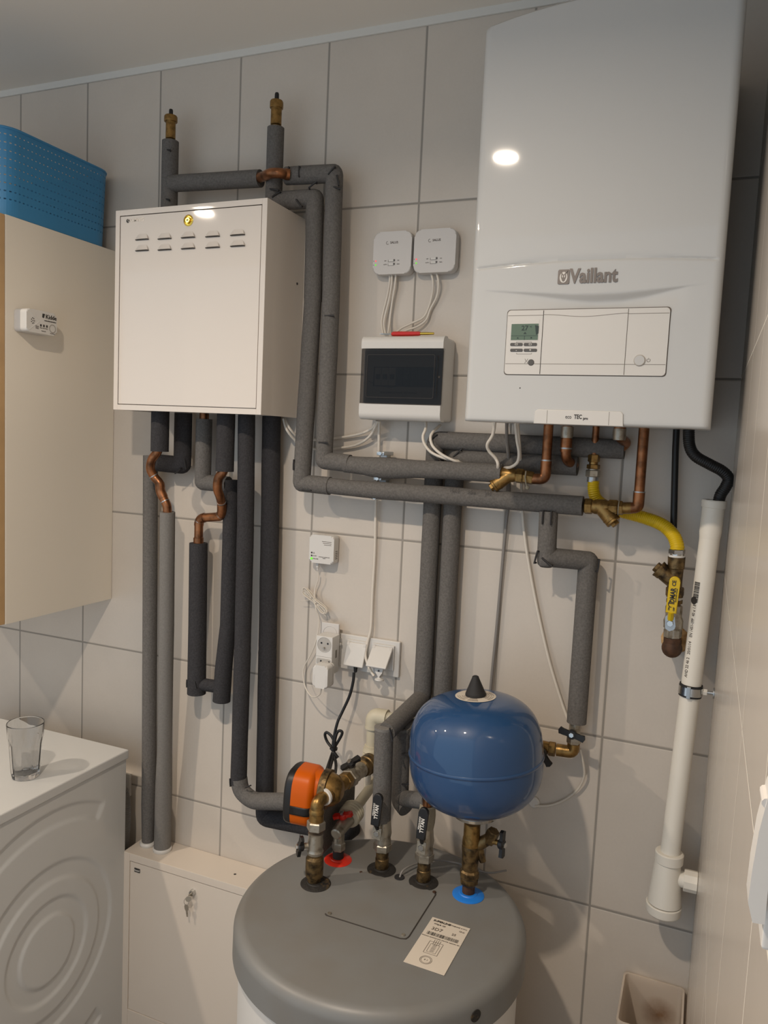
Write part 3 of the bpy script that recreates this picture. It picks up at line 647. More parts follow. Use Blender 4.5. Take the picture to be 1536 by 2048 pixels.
# ------------------------------------------------------------------ gas detector, sockets and plugs
x0, x1, z0, z1 = 1.0205, 1.0895, 1.4245, 1.4965
t = thing('gas_detector', 'square white gas detector with a lit green lamp on the tiles', 'detector', ((x0 + x1) / 2, -.016, z0))
build('back_plate', S().box(x0 + .003, x1 - .002, -.005, -.0006, z0 + .003, z1 - .003, .001), 'whitem2', t)
f = build('housing', S().prism(rrect(x1 - x0, z1 - z0, .008, 6, (x0 + x1) / 2, (z0 + z1) / 2), (0, -.0045, 0), X_, Z_, .0275, 0, .005), 'whitep', t); y = -.0321
for k, (a, b) in enumerate(((.035, .062), (.038, .062), (.041, .0615))): build('vent_slot', S().box(x0 + a, x0 + b, y - .0001, y + .001, z1 - .0165 - k * .0042, z1 - .0152 - k * .0042, .0002), 'inkb', f)
for dz, m in ((.0255, 'ink'), (.018, 'ink'), (.0105, 'ledg')): build('indicator', S().cyl((x0 + .0075, y + .001, z0 + dz), (x0 + .0075, y - .0006, z0 + dz), .0022 if m == 'ink' else .0031, n=14), m, f)
text('ALARM', .0034, (x0 + .016, y, z0 + .018), X_, Z_, 'inkb', f); text('ZASILANIE', .0034, (x0 + .0185, y, z0 + .0105), X_, Z_, 'inkb', f)
build('warning_mark', S().tube([(x0 + .0115, y, z0 + .0238), (x0 + .0155, y, z0 + .0238), (x0 + .0135, y, z0 + .0272), (x0 + .0115, y, z0 + .0238)], .0004, 5), 'inkb', f)
text('DOMOWY DETEKTOR\nGAZU', .003, (x0 + .043, y, z0 + .015), X_, Z_, 'inkb', f)
for k in range(5): build('side_vent', S().box(x1 - .0004, x1 + .0003, -.022, -.010, z0 + .013 + k * .0046, z0 + .0146 + k * .0046), 'inkb', f)
jx = P(635, 1135, -.018).x
build('jack_plug', S().cyl((jx, -.017, z0 + .001), (jx, -.017, z0 - .014), .0042, n=14, ch=.0006).cyl((jx, -.017, z0 - .014), (jx, -.017, z0 - .021), .0026, .002, n=10), 'whitep', t)

SX0, SX1, SZ0, SZ1 = 1.052, 1.2705, 1.1575, 1.2475
t = thing('triple_socket', 'white triple wall socket with hinged splash covers, plugs in all three', 'socket', ((SX0 + SX1) / 2, -.006, SZ0))
build('frame', S().box(SX0, SX1, -.0105, -.0006, SZ0, SZ1, .0025, 3), 'whitep', t)
def flap(u0, v0, u1, v1, out, ln, yh=-.019):
    a, b = P(u0, v0, yh), P(u1, v1, yh); zt = (a.z + b.z) / 2; w = b.x - a.x; c = (a.x + b.x) / 2
    build('module', S().box(c - w / 2 - .002, c + w / 2 + .002, -.017, -.0105, zt - .056, zt + .006, .0015), 'whitep', t)
    an = math.asin(out / ln); T = Matrix.Translation((c, yh, zt)) @ Matrix.Rotation(-an, 4, 'X')
    fl = build('splash_cover', S().box(-w / 2, w / 2, -.003, .003, -ln, .001, .0022, 3, T=T), 'whitep', t)
    for sx in (-1, 1): build('hinge', S().box(sx * w * .42 - .0035, sx * w * .42 + .0035, -.0036, .0045, -.007, .0016, .0008, T=T), 'whitem2', fl)
    return c, zt, an
c2, zt2, an2 = flap(695, 1284, 734, 1290, .020, .058)
c3, zt3, an3 = flap(746, 1292.5, 786, 1297.5, .041, .058)
# first module: cover swung up above the adapter
a, b = P(644, 1243, -.024), P(679, 1249, -.024); c1 = (a.x + b.x) / 2; w1 = b.x - a.x; zz_ = (a.z + b.z) / 2
build('module', S().box(c1 - w1 / 2 - .002, c1 + w1 / 2 + .002, -.017, -.0105, 1.165, 1.236, .0015), 'whitep', t)
fl = build('splash_cover', S().box(c1 - w1 / 2, c1 + w1 / 2, -.026, -.020, zz_ - .056, zz_, .002, 3), 'whitem2', t)
build('cover_ring', S().tube([(c1 + .0195 * math.cos(k * PI / 16), -.0262, zz_ - .0275 + .0195 * math.sin(k * PI / 16)) for k in range(33)], .0008, 6), 'whitem2', fl)
for sx in (-1, 1): build('hinge', S().cyl((c1 + sx * (w1 / 2 + .002) - .003, -.02, zz_ - .052), (c1 + sx * (w1 / 2 + .002) + .003, -.02, zz_ - .052), .004, n=12), 'whitep', fl)

yf = -.068; A, B = P(633, 1270, yf), P(663.5, 1350, yf); ax0, ax1 = A.x, P(664, 1310, yf).x; az1, az0 = P(650, 1273, yf).z, P(650, 1347, yf).z - .003
t = thing('socket_adapter', 'white block adapter with a round outlet plugged into the triple socket', 'adapter', ((ax0 + ax1) / 2, -.045, az0)); w = ax1 - ax0
build('housing', S().box(ax0, ax1, yf, -.0268, az0, az1, .002, 2), 'whitep', t)
build('rating_print', S().box(ax1 - .0001, ax1 + .0003, -.050, -.040, az0 + .040, az0 + .060), 'line', t)
rc = V(((ax0 + ax1) / 2, yf, az1 - w * .47)); R = w * .40
ro = build('round_outlet', S().lathe(rc, (0, -1, 0), [(-.0005, R * 1.06), (.0008, R * 1.06), (.0008, R), (-.0001, R * .99), (.0003, R * .9), (.0003, 0)], 30), 'recess_shade', t)
for sx in (-.42, .55): build('pin_hole', S().cyl((rc.x + sx * R, yf - .0002, rc.z + R * .22), (rc.x + sx * R, yf - .0009, rc.z + R * .22), .0024, n=12), 'black', ro)
build('earth_pin', S().cyl((rc.x + .05 * R, yf, rc.z - R * .42), (rc.x + .05 * R, yf - .006, rc.z - R * .42), .0022, n=12), 'nickel', ro)
hz = az0 + .0325
fo = build('flat_outlet', S().prism(rrect(w * .88, .015, .0045, 4, (ax0 + ax1) / 2, hz), (0, yf + .0004, 0), X_, Z_, .0009), 'recess_shade', t)
for sx in (-.16, .34): build('pin_hole', S().cyl((rc.x + sx * w, yf - .0002, hz + .001), (rc.x + sx * w, yf - .0012, hz + .001), .0023, n=12), 'black', fo)
build('front_seam', S().box(ax0 + .001, ax1 - .001, yf - .0002, yf + .0006, hz + .0118, hz + .0124), 'line', t)
yw = -.104; wx0, wx1 = P(625, 1360, yw).x, P(655, 1360, yw).x; wz1, wz0 = P(640, 1331, yw).z, P(640, 1377, yw).z
t = thing('power_supply', 'small white plug-in power supply in the block adapter', 'power supply', ((wx0 + wx1) / 2, -.09, wz0))
build('housing', S().prism(rrect(wx1 - wx0, wz1 - wz0, .008, 6, (wx0 + wx1) / 2, (wz0 + wz1) / 2), (0, yf - .0008, 0), X_, Z_, .0355, 0, .005), 'whitep', t)
build('body_seam', S().prism(rrect(wx1 - wx0 + .0006, wz1 - wz0 + .0006, .008, 6, (wx0 + wx1) / 2, (wz0 + wz1) / 2), (0, yf - .008, 0), X_, Z_, .0007), 'line', t)
for sx in (wx0 + .0012, wx1 - .0062):
    for k in range(9): build('rib', S().box(sx, sx + .005, yw - .0006, yw + .0014, wz0 + .006 + k * .0033, wz0 + .0072 + k * .0033), 'whitem2', t)
# plugs below the covers
def on(c, zt, an, l, off): return V((c, -.019 - math.sin(an) * l + 0, zt - math.cos(an) * l)) + V((0, math.cos(an), -math.sin(an))) * off
p2 = on(c2, zt2, an2, .050, .014); t = thing('power_plug', 'black plug under the middle splash cover', 'plug', p2)
build('plug_body', S().box(p2.x - .010, p2.x + .010, -.0325, -.0175, zt2 - .056, zt2 - .036, .004), 'black', t)
q = P(709, 1340, -.034); s = S()
for k in range(5): s.cyl((q.x, -.028, zt2 - .052 - k * .0036), (q.x, -.028, zt2 - .0548 - k * .0036), .0056 - k * .0003, n=12)
s.cyl((q.x, -.028, zt2 - .05), (q.x, -.028, zt2 - .071), .0036, n=10)
build('strain_relief', s, 'black', t)
t = thing('power_plug', 'white plug with a flared grip under the right splash cover', 'plug', (c3, -.04, zt3 - .08))
g = P(757, 1345, -.048)
build('plug_body', S().prism([(-.017, .03), (.017, .03), (.0165, .018), (.006, .0), (.0045, -.014), (-.0045, -.014), (-.006, 0), (-.0165, .018)], (g.x, -.029, g.z), X_, Z_, .018, 0, .003), 'whitep', t)
build('grip_end', S().lathe((g.x, -.040, g.z - .012), (0, -.1, -1), [(0, .005), (.004, .0062), (.006, .011), (.0095, .0115), (.011, .0085), (.011, 0)], 20), 'whitep', t)
build('plug_screw', S().cyl((g.x, -.0465, g.z + .004), (g.x, -.0485, g.z + .004), .0024, n=10), 'btn', t)
# right wall: light switch seen edge-on
sy, sz = -1.42, 1.58
t = thing('splash_proof_socket', 'white splash-proof socket at the right edge, on the side wall', 'socket', (ROOM_X1 - .01, sy, sz - .05))
build('frame', S().box(ROOM_X1 - .0085, ROOM_X1 - .0006, -1.402, -1.382, 1.53, 1.60, .0015), 'whitep', t)
pr = [(1.9755, 1.548), (1.9708, 1.5475), (1.9684, 1.556), (1.9688, 1.570), (1.9700, 1.588), (1.9725, 1.606), (1.9755, 1.618)]
build('splash_cover', S().prism([(z, x) for x, z in pr], (0, -1.413, 0), Z_, X_, .0165, 0, .0012), 'whitep', t)
build('hinge', S().cyl((1.9722, -1.412, 1.6005), (1.9722, -1.397, 1.6005), .0022, n=10), 'whitem2', t)
# ------------------------------------------------------------------ insulated pipes
def pp(l): return [P(*q) for q in l]
def mid(pts): return V(((pts[0].x + pts[-1].x) / 2, (pts[0].y + pts[-1].y) / 2, min(p.z for p in pts)))
def sleeve(par, pts, r, m='foam', fr=.012, name='foam_sleeve', n=22, wob=.0):
    q = fil(pts, fr, 5)
    if wob:
        o = []
        for a, b in zip(q, q[1:]):
            k = max(1, int((b - a).length / .04)); o += [a.lerp(b, i / k) for i in range(k)]
        q = o + [q[-1]]; R = [r * (1 + wob * math.sin(i * 1.7 + r * 900) * .5 + wob * .5 * math.sin(i * .61)) for i in range(len(q))]
    else: R = r
    return build(name, S().tube(q, R, n), m, par, sharp=50)
def clip(par, p, along, nrm, r, L=.016):       # stitched plastic tie across a foam joint
    a = V(along).normalized(); n = V(nrm).normalized(); c = V(p) + n * (r + .0006)
    build('foam_tie', S().tube([c - a * L - n * .005, c - a * L + n * .0008, c + n * .0012, c + a * L + n * .0008, c + a * L - n * .005], .0021, 6), 'clip', par)
CAMD = lambda p: (CAM - V(p)).normalized()
def air_vent(u, vtop, vcap0, vcap1, vb, vs, wc, wb, label):
    y = -.06; x = P(u, vb, y).x; z = lambda v: P(u, v, y).z; rc, rb = RAD(u, vcap0, wc, y), RAD(u, vb, wb, y)
    t = thing('air_vent', label, 'air vent', (x, y, z(vs)), 'brass air vents on the risers')
    build('vent_body', S().lathe((x, y, z(vs) - .004), Z_, [(0, rb * .75), (z(vb) - z(vs), rb * .75), (z(vb) - z(vs) + .002, rb), (z(vcap1) - z(vs) + .002, rb), (z(vcap1) - z(vs) + .0045, rb * 1.04)], 26), 'brass', t)
    h = z(vcap0) - z(vcap1); build('vent_cap', S().lathe((x, y, z(vcap1)), Z_, [(0, rc * .97), (.0015, rc), (h * .8, rc), (h, rc * .9), (h + .002, rc * .4), (h + .002, 0)], 26), 'brass', t)
    build('dust_cap', S().lathe((x, y, z(vcap0) - .001), Z_, [(0, .0056), (z(vtop) - z(vcap0) - .003, .0052), (z(vtop) - z(vcap0), .004), (z(vtop) - z(vcap0), 0)], 14), 'black', t)
    return x, z(vs)
lx, lz = air_vent(341, 218, 232, 244, 276, 283, 27, 20, 'brass air vent on the shorter riser further left above the white cabinet')
rx, rz = air_vent(552, 185, 202, 217, 248, 256, 27, 22, 'brass air vent on the taller riser, directly above the copper crossover')

# left riser
r = RAD(340, 340, 34, -.06)
t = thing('insulated_pipe', 'short grey foam riser under the left air vent, going behind the white cabinet', 'pipe', (lx, -.06, 2.26))
sleeve(t, [(lx, -.06, 2.26), (lx, -.06, lz)], r, 'foam')
for v, s_ in ((305, 1), (403, 1)): p = P(352, v, -.06); clip(t, (lx, -.06, p.z), (1, -.3, -.3), (.5, -1, 0), r, .008)
# flow pipe: left riser, crossover, down, to the upper strainer
t = thing('insulated_pipe', 'grey foam pipe from the left riser through the copper crossover to the upper strainer', 'pipe', (1.0, -.07, 1.66))
a = [P(338, 369, -.062), P(521, 357, -.064)]; r2 = RAD(450, 362, 34, -.064); sleeve(t, [V((lx + r * .55, -.066, a[0].z)), a[1]], r2, 'foam')
cx = fil([P(512, 357, -.064), P(530, 352, -.085), P(541, 346, -.106), P(562, 346, -.102), P(574, 350, -.075), P(592, 350, -.064)], .012, 4)
build('copper_crossover', S().tube(cx, .0118, 18), 'copper', t)
build('copper_collar', S().lathe(P(569, 348, -.086), (1, .75, 0), [(0, .0132), (.012, .0132)], 20), 'copper', t)
top = [P(573, 352, -.062), P(669, 347, -.066), P(661, 630, -.072), P(648, 921, -.078), P(770, 934, -.078), P(1004, 946, -.078)]
rv = RAD(661, 630, 35, -.07); rh = RAD(800, 936, 36, -.078)
sleeve(t, top[:4] + [P(700, 927, -.078)], rv, 'foam', .004, wob=.03)
q = [P(u, v, -.078) for u, v in ((690, 928), (720, 931), (745, 934), (766, 936), (790, 937), (830, 938), (900, 941), (1004, 947))]
build('foam_sleeve', S().tube(q, [rh * k for k in (.96, 1, 1.12, 1.2, 1.16, 1.0, .96, 1)], 22), 'foam', t, sharp=50)
for p, al, nr in ((P(586, 352, -.062), (0, 0, 1), (0, -1, .1)), (P(607, 351, -.062), (0, 0, 1), (0, -1, .1)), (P(668, 352, -.066), (1, 0, 1), (.2, -1, .3)), (P(672, 366, -.066), (.3, 0, -1), (.8, -1, 0)), (P(669, 381, -.066), (1, 0, -.3), (.7, -1, 0)), (P(657, 634, -.072), (1, 0, 0), (.6, -1, 0)), (P(645, 885, -.078), (1, 0, 0), (.6, -1, 0))): clip(t, p, al, nr, rv, .011)
# right riser and return pipe
t = thing('insulated_pipe', 'grey foam pipe from the right riser down and along to the lower strainer', 'pipe', (1.0, -.07, 1.6))
r3 = RAD(552, 300, 34, -.06); sleeve(t, [(rx, -.06, 2.28), (rx, -.06, rz)], r3, 'foam', name='riser_sleeve')
ret = [P(556, 402, -.06), P(630, 397, -.066), P(626, 600, -.072), P(603, 966, -.078), P(760, 981, -.078), P(1166, 1012, -.078)]
r4 = RAD(626, 600, 36, -.072); r5 = RAD(800, 984, 35, -.078)
sleeve(t, ret[:4] + [P(660, 972, -.078)], r4, 'foam', .004, wob=.03)
q = [P(u, v, -.078) for u, v in ((645, 970), (700, 976), (757, 981), (800, 984), (880, 990), (1000, 1000), (1166, 1012))]
build('foam_sleeve', S().tube(q, [r5 * k for k in (.97, .95, 1.02, 1.0, 1.0, .98, 1.03)], 22), 'foam', t, sharp=50)
text('NS      PPF     2191', .0125, P(945, 986, -.078) + V((0, -r5 - .0004, .0045)), V((-1, 0, .01)), (0, -.25, -1), 'ink', t, off=-.0002)
for p, al, nr in ((P(558, 385, -.06), (1, 0, -.2), (0, -1, 0)), (P(562, 396, -.06), (1, 0, .5), (0, -1, .1)), (P(607, 408, -.064), (1, 0, -1.2), (0, -1, -.2)), (P(630, 384, -.066), (-1, 0, -.6), (.2, -1, .5)), (P(604, 930, -.078), (0, 0, 1), (-.7, -1, 0)), (P(622, 968, -.078), (1, 0, 0), (-.1, -1, -.8))): clip(t, p, al, nr, r4, .011)
# boiler-side pair: two pipes up the wall and along under the boiler
rC = RAD(860, 1100, 36, -.03)
def wallpair(u0, uend, vtop, vend, rr, y, label, low, ym):
    t = thing('insulated_pipe', label, 'pipe', P(u0, 1400, y)); x = P(u0, 1100, y).x
    zt = P(u0, vtop, y).z; e = P(uend, vend, y)
    sleeve(t, [(x, y, low), (x, y, zt), (e.x, y, zt - .001)], rr, ym, .012, wob=.02); return t, x, zt, e
t1, xC1, zC1, eC1 = wallpair(860, 1250, 880, 888, rC, -.029, 'grey foam pipe up the wall nearer the white sockets, then right under the boiler', 1.135, 'foam')
t2, xC2, zC2, eC2 = wallpair(901, 1156, 917, 921, rC * 1.0, -.0295, 'grey foam pipe up the wall behind the blue vessel, then right under the boiler', 1.14, 'foam')
clip(t1, (xC1 + .004, -.029, zC1 - .004), (1, 0, 1), (-.2, -1, .4), rC, .012); clip(t2, (xC2 + .01, -.0295, zC2 + .002), (1, 0, 1), (0, -1, .6), rC, .012)
# the pipes come off the wall towards the tank
My, Ry = -.222, -.226; xM, xR = 1.333, 1.4345
zM = P(766, 1466, My).z; rM = RAD(765, 1550, 38, My); zMl = P(762, 1640, My).z
sleeve(t1, [(xC1, -.029, 1.15), (xC1, -.029, 1.128), (xM - .004, My, zM + .004)], rM * .98, 'foam', .004); sleeve(t1, [(xM - .010, My, zM + .012), (xM - .006, My, zMl)], rM, 'foam', .004)
build('torn_foam_end', S().lathe((xM - .010, My, zM + .009), Z_, [(0, rM * 1.02), (.006, rM * 1.03), (.0068, rM * .8), (.0068, 0)], 20), 'foaml', t1)
clip(t1, (xM + .004, My + .01, zM + .004), (.3, 0, -1), (.35, -1, 0), rM, .012)
yF = -.150; p8 = P(803, 1466, yF); p9 = P(800, 1603, yF); rF = RAD(802, 1540, 34, yF)
sleeve(t2, [(xC2, -.0295, 1.16), (xC2, -.0295, p8.z + .012), (p8.x, yF, p8.z)], rF, 'foam', .004)
sleeve(t2, [(p8.x, yF, p8.z + .01), (p9.x, yF, p9.z), (p9.x + .02, yF - .012, p9.z - .008)], rF, 'foam', .006)
build('torn_foam_end', S().lathe((p8.x, yF, p8.z + .008), Z_, [(0, rF * 1.02), (.005, rF * 1.03), (.006, rF * .8), (.006, 0)], 20), 'foaml', t2)
eR = P(856, 1612, Ry); sleeve(t2, [(p9.x + .006, yF - .004, p9.z + .010), (xR - .002, Ry + .012, eR.z + .006)], rF * .95, 'foam', .004)
for v in (1500, 1560): clip(t2, P(806, v, yF), (1, 0, .2), (.7, -1, 0), rF, .007)

# strainers and bare copper under the boiler
def strainer(p0, p1, br, r, label, m='brass', ln=.045, group=None):
    p0, p1 = V(p0), V(p1); d = (p1 - p0).normalized(); L = (p1 - p0).length; c = p0.lerp(p1, .5); br = V(br).normalized()
    t = thing('y_strainer', label, 'strainer', c, group); at = lambda f: p0.lerp(p1, f)
    build('valve_body', S().lathe(p0, d, [(0, r * .72), (L * .2, r * .74), (L * .32, r * .9), (L * .62, r * .95), (L * .72, r * .8), (L, r * .72)], 24), m, t)
    build('hex_end', S().hexn(at(.0), at(.24), r), m, t); build('hex_end', S().hexn(at(.72), at(1), r), m, t)
    b0 = c - br * r * .2; build('strainer_branch', S().cyl(b0, b0 + br * ln, r * .92, n=24).cyl(b0 + br * ln * .78, b0 + br * ln * .84, r * .97, n=24), m, t)
    cp = build('strainer_cap', S().cyl(b0 + br * ln, b0 + br * (ln + .006), r * .93, n=24, ch=.001).hexn(b0 + br * (ln + .005), b0 + br * (ln + .013), r * .55), m, t)
    return t
yP = -.078
s0, s1 = P(1003, 947, yP), P(1062, 955, yP)
strainer(s0 - V((.012, 0, 0)), P(1048, 953, yP), (-.80, -.14, -.62), .0165, 'brass strainer at the end of the upper pipe under the boiler', ln=.042)
t = thing('copper_pipe', 'copper pipe bending down from the boiler into the upper strainer', 'pipe', P(1085, 958, yP))
xc = P(1094, 900, yP).x; build('copper_tube', S().tube(fil([(xc, yP, 1.795), (xc, yP, P(1086, 958, yP).z), P(1060, 957, yP)], .024, 8), .0106, 18), 'copper', t)
build('union_nut', S().hexn(P(1047, 953, yP), P(1067, 957, yP), .0148), 'brass', t); build('solder_ring', S().lathe((xc, yP, P(1090, 922, yP).z), Z_, [(0, .0118), (.003, .0118)], 20), 'zinc', t)
build('elbow_sleeve', S().tube(fil([(xc, yP, P(1090, 922, yP).z), (xc, yP, P(1086, 958, yP).z), P(1066, 957.5, yP)], .024, 8), .0119, 18), 'copper', t)
build('hemp_wrap', S().tube([P(1052, 942, yP - .017), P(1050, 955, yP - .018), P(1052, 968, yP - .016), P(1056, 976, yP - .014)], .0014, 6).sphere(P(1055, 975, yP - .012), .0046, 8), 'hemp', t)
q0, q1 = P(1167, 1012, yP), P(1236, 1016, yP)
strainer(q0 + V((.002, 0, 0)), q1, (.70, -.14, -.72), .0175, 'brass strainer at the end of the lower pipe beside the yellow hose', ln=.040)
t = thing('copper_pipe', 'long copper pipe from the boiler down to the lower strainer', 'pipe', P(1275, 1015, yP))
xc = P(1285, 900, yP).x; ze = P(1278, 1015, yP).z
build('copper_tube', S().tube(fil([(xc, yP, 1.795), (xc, yP, ze), P(1250, 1016, yP)], .024, 8), .0106, 18), 'copper', t)
build('elbow_sleeve', S().tube(fil([(xc, yP, ze + .032), (xc, yP, ze), P(1260, 1016, yP)], .024, 8), .0118, 18), 'copper', t)
build('union_nipple', S().hexn(q1, P(1246, 1016, yP), .0155).cyl(P(1246, 1016, yP), P(1262, 1016, yP), .0125, n=20), 'brass', t)
build('solder_ring', S().lathe((xc, yP, ze + .031), Z_, [(0, .0122), (.0025, .0122)], 20), 'zinc', t)
build('putty_ring', S().lathe(P(1237, 1016, yP), X_, [(0, .0162), (.0018, .0162)], 20), 'hemp', t)
for u, ub, vb, e, zc, lab in ((1133, 1137, 925, eC2, zC2, 'short copper elbow from the boiler into the shorter foam pipe'), (1238, 1240, 880, eC1, zC1, 'short copper elbow from the boiler into the longer foam pipe')):
    t = thing('copper_pipe', lab, 'pipe', P(u, vb, -.06)); y0 = -.072; x = P(u, 880, y0).x; zb = P(ub, vb - 6, y0).z
    build('copper_tube', S().tube(fil([(x, y0, 1.79), (x, y0, zb), (x + .012, -.03, zb - .012), (e.x - .01, -.03, zc)], .02, 6), .0108, 16), 'copper', t)
    build('elbow_collar', S().lathe((x, y0, zb + .016), Z_, [(0, .0125), (.028, .0125)], 18), 'copper', t)
    build('union_nut', S().lathe((x, y0, 1.7645), Z_, [(0, .0125), (.006, .0138), (.024, .0138)], 12), 'nickel', t)
    build('solder_ring', S().lathe((x, y0, zb + .022), Z_, [(0, .013), (.003, .013)], 18), 'zinc', t)
# circulation branch from the lower pipe to the valve beside the vessel
t = thing('insulated_pipe', 'stepped grey foam branch from the lower pipe down to the black butterfly valve', 'pipe', P(1150, 1440, -.045))
d0, d1, d2, d3 = P(1098, 1014, -.08), P(1093, 1114, -.084), P(1177, 1122, -.046), P(1153, 1445, -.05); rD = RAD(1095, 1070, 38, -.08); rD2 = RAD(1165, 1300, 40, -.048)
build('foam_sleeve', S().tube([d0 - Z_ * .010, d0.lerp(d1, .6), d1 - Z_ * .004, d1 - Z_ * .016, d1 - Z_ * .022], [rD, rD, rD * 1.02, rD * .92, rD * .6], 22), 'foam', t, sharp=60); sleeve(t, [d1, d2, d3], rD2, 'foam', .003)
for p, al, nr in ((d0 - Z_ * .022 - X_ * .008, (0, 0, 1), (0, -1, 0)), (d0 - Z_ * .022 + X_ * .010, (0, 0, 1), (0, -1, 0)), (d1 - X_ * .008, (.2, 0, 1), (-.6, -1, 0)), (d1 + X_ * .006 - Z_ * .004, (1, 0, -.7), (0, -1, -.2)), (d2 - X_ * .014, (0, 0, 1), (0, -1, 0)), (d2 + X_ * .010 - Z_ * .006, (.1, 0, 1), (.8, -1, 0))): clip(t, p, al, nr, rD, .013)

# pipes below the white cabinet
def blk(label, uv, y, w, m, ztop=BZ0 + .001, zbot=None, vbot=None):
    x = P(uv[0], uv[1], y).x; t = thing('insulated_pipe', label, 'pipe', (x, y, zbot if zbot else P(uv[0], vbot, y).z)); return t, x
yb = -.118
# stub 1 with copper bend and light sleeve to the low cabinet
x1_ = P(320, 865, yb).x; r = RAD(320, 865, 37, yb); t = thing('insulated_pipe', 'pipe with light grey foam below a copper double bend, standing on the low cabinet', 'pipe', (x1_, yb, .56))
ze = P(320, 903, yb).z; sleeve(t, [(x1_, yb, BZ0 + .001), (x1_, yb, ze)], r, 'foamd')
yl = -.058; xl_ = (P(335, 1100, yl).x + P(327, 1600, yl).x) / 2
cp = spline([V((x1_, yb, ze + .015)), P(314, 905, yb), P(304, 919, yb), P(301, 938, yb + .004), P(309, 954, yb + .012), P(319, 967, yb + .014), P(321, 982, -.103), P(328, 998, -.101), P(334, 1012, -.100), P(335, 1030, -.100)], 6)
build('copper_bend', S().tube(cp, .0116, 18), 'copper', t)
for f in (.42, .62, .8): i = int(len(cp) * f); build('solder_ring', S().lathe(cp[i], cp[i + 1] - cp[i], [(-.001, .0126), (.0012, .0126)], 18), 'zinc', t)
build('elbow_sleeve', S().tube(cp[int(len(cp) * .55):int(len(cp) * .78)], .0127, 18), 'copper', t)
rl = RAD(335, 1100, 31, -.09); yl = -.050; lpts = [(P(335, 1024, -.100)), P(333, 1250, -.083), P(329, 1500, -.064), P(325, 1676, yl)]
build('foam_sleeve', S().tube([lpts[0].lerp(lpts[1], k / 3) for k in range(3)] + [lpts[1].lerp(lpts[2], k / 3) for k in range(3)] + [lpts[2], lpts[2].lerp(lpts[3], .4), V((lpts[3].x, yl, .562))], [rl, rl, rl, rl * 1.02, rl, rl, rl * 1.0, rl * 1.15, rl * 1.18], 22), 'foaml', t, sharp=50)
build('white_collar', S().lathe((lpts[3].x, yl, LZ + .0005), Z_, [(0, rl * 1.3), (.006, rl * 1.34), (.010, rl * 1.22)], 28), 'whitep', t)
# stub 2: dark, elbow left, long dark pipe to the low cabinet
y2 = -.046; x2 = P(366, 865, y2).x; r = RAD(366, 865, 36, y2); zE = P(330, 928, y2).z; xL = (P(301, 1000, y2).x + P(295, 1600, y2).x) / 2
t = thing('insulated_pipe', 'dark foam pipe stepping left under the white cabinet and running down to the low cabinet', 'pipe', (xL, y2, .56))
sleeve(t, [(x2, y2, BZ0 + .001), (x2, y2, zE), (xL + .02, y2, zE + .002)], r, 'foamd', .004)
rr = RAD(300, 1200, 30, y2); build('foam_sleeve', S().tube([P(301, 911, y2), P(300, 1200, y2), P(298, 1560, y2), P(297, 1610, y2), (P(296, 1660, y2).x, y2, .562)], [rr, rr, rr, rr * 1.0, rr * .82], 22), 'foam', t, sharp=50)
build('white_collar', S().lathe((P(296, 1660, y2).x, y2, LZ + .0005), Z_, [(0, rr * 1.1), (.006, rr * 1.16), (.011, rr * 1.0)], 28), 'whitep', t)
clip(t, (x2 + .012, y2, zE + .004), (-.2, 0, 1), (.6, -1, 0), r, .012); clip(t, (x2 + .004, y2, zE - .008), (1, 0, .8), (0, -1, -.3), r, .01)
# stub 3: light, elbow right, down in dark foam, up again on the left (U)
y3 = -.052; x3 = P(407, 900, y3).x; r = RAD(407, 900, 33, y3); zE = P(425, 966, y3).z; x3b = P(461, 1060, y3).x
t = thing('insulated_pipe', 'dark foam pipe looping in a U under the white cabinet, with copper bend', 'pipe', (x3, y3, 1.14))
sleeve(t, [(x3, y3, P(407, 838, y3).z), (x3, y3, zE), (x3b - .01, y3, zE - .001)], r, 'foam', .004)
build('copper_stub', S().cyl((x3, y3, P(407, 842, y3).z), (x3, y3, BZ0 + .002), .0125, n=18), 'copper', t)
rb = RAD(460, 1100, 32, y3); zU = P(443, 1388, y3).z
q = [(P(463, 952, y3).x, y3, zE + .012), P(460, 1100, y3), P(456, 1250, y3), P(447, 1340, y3), P(443, 1402, y3)]
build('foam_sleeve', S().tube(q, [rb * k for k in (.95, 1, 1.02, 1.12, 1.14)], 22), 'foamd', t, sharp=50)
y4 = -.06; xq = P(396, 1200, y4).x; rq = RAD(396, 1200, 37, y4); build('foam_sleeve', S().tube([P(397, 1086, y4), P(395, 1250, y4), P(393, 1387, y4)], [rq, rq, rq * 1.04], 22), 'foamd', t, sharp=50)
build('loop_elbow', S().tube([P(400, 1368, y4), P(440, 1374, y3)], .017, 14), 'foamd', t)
for u, v, al, nr in ((393, 1366, (0, 0, 1), (-.75, -.65, 0)), (393, 1364, (.3, 0, -1), (.5, -.85, 0))): clip(t, P(u, v, y4), al, nr, rq, .009)
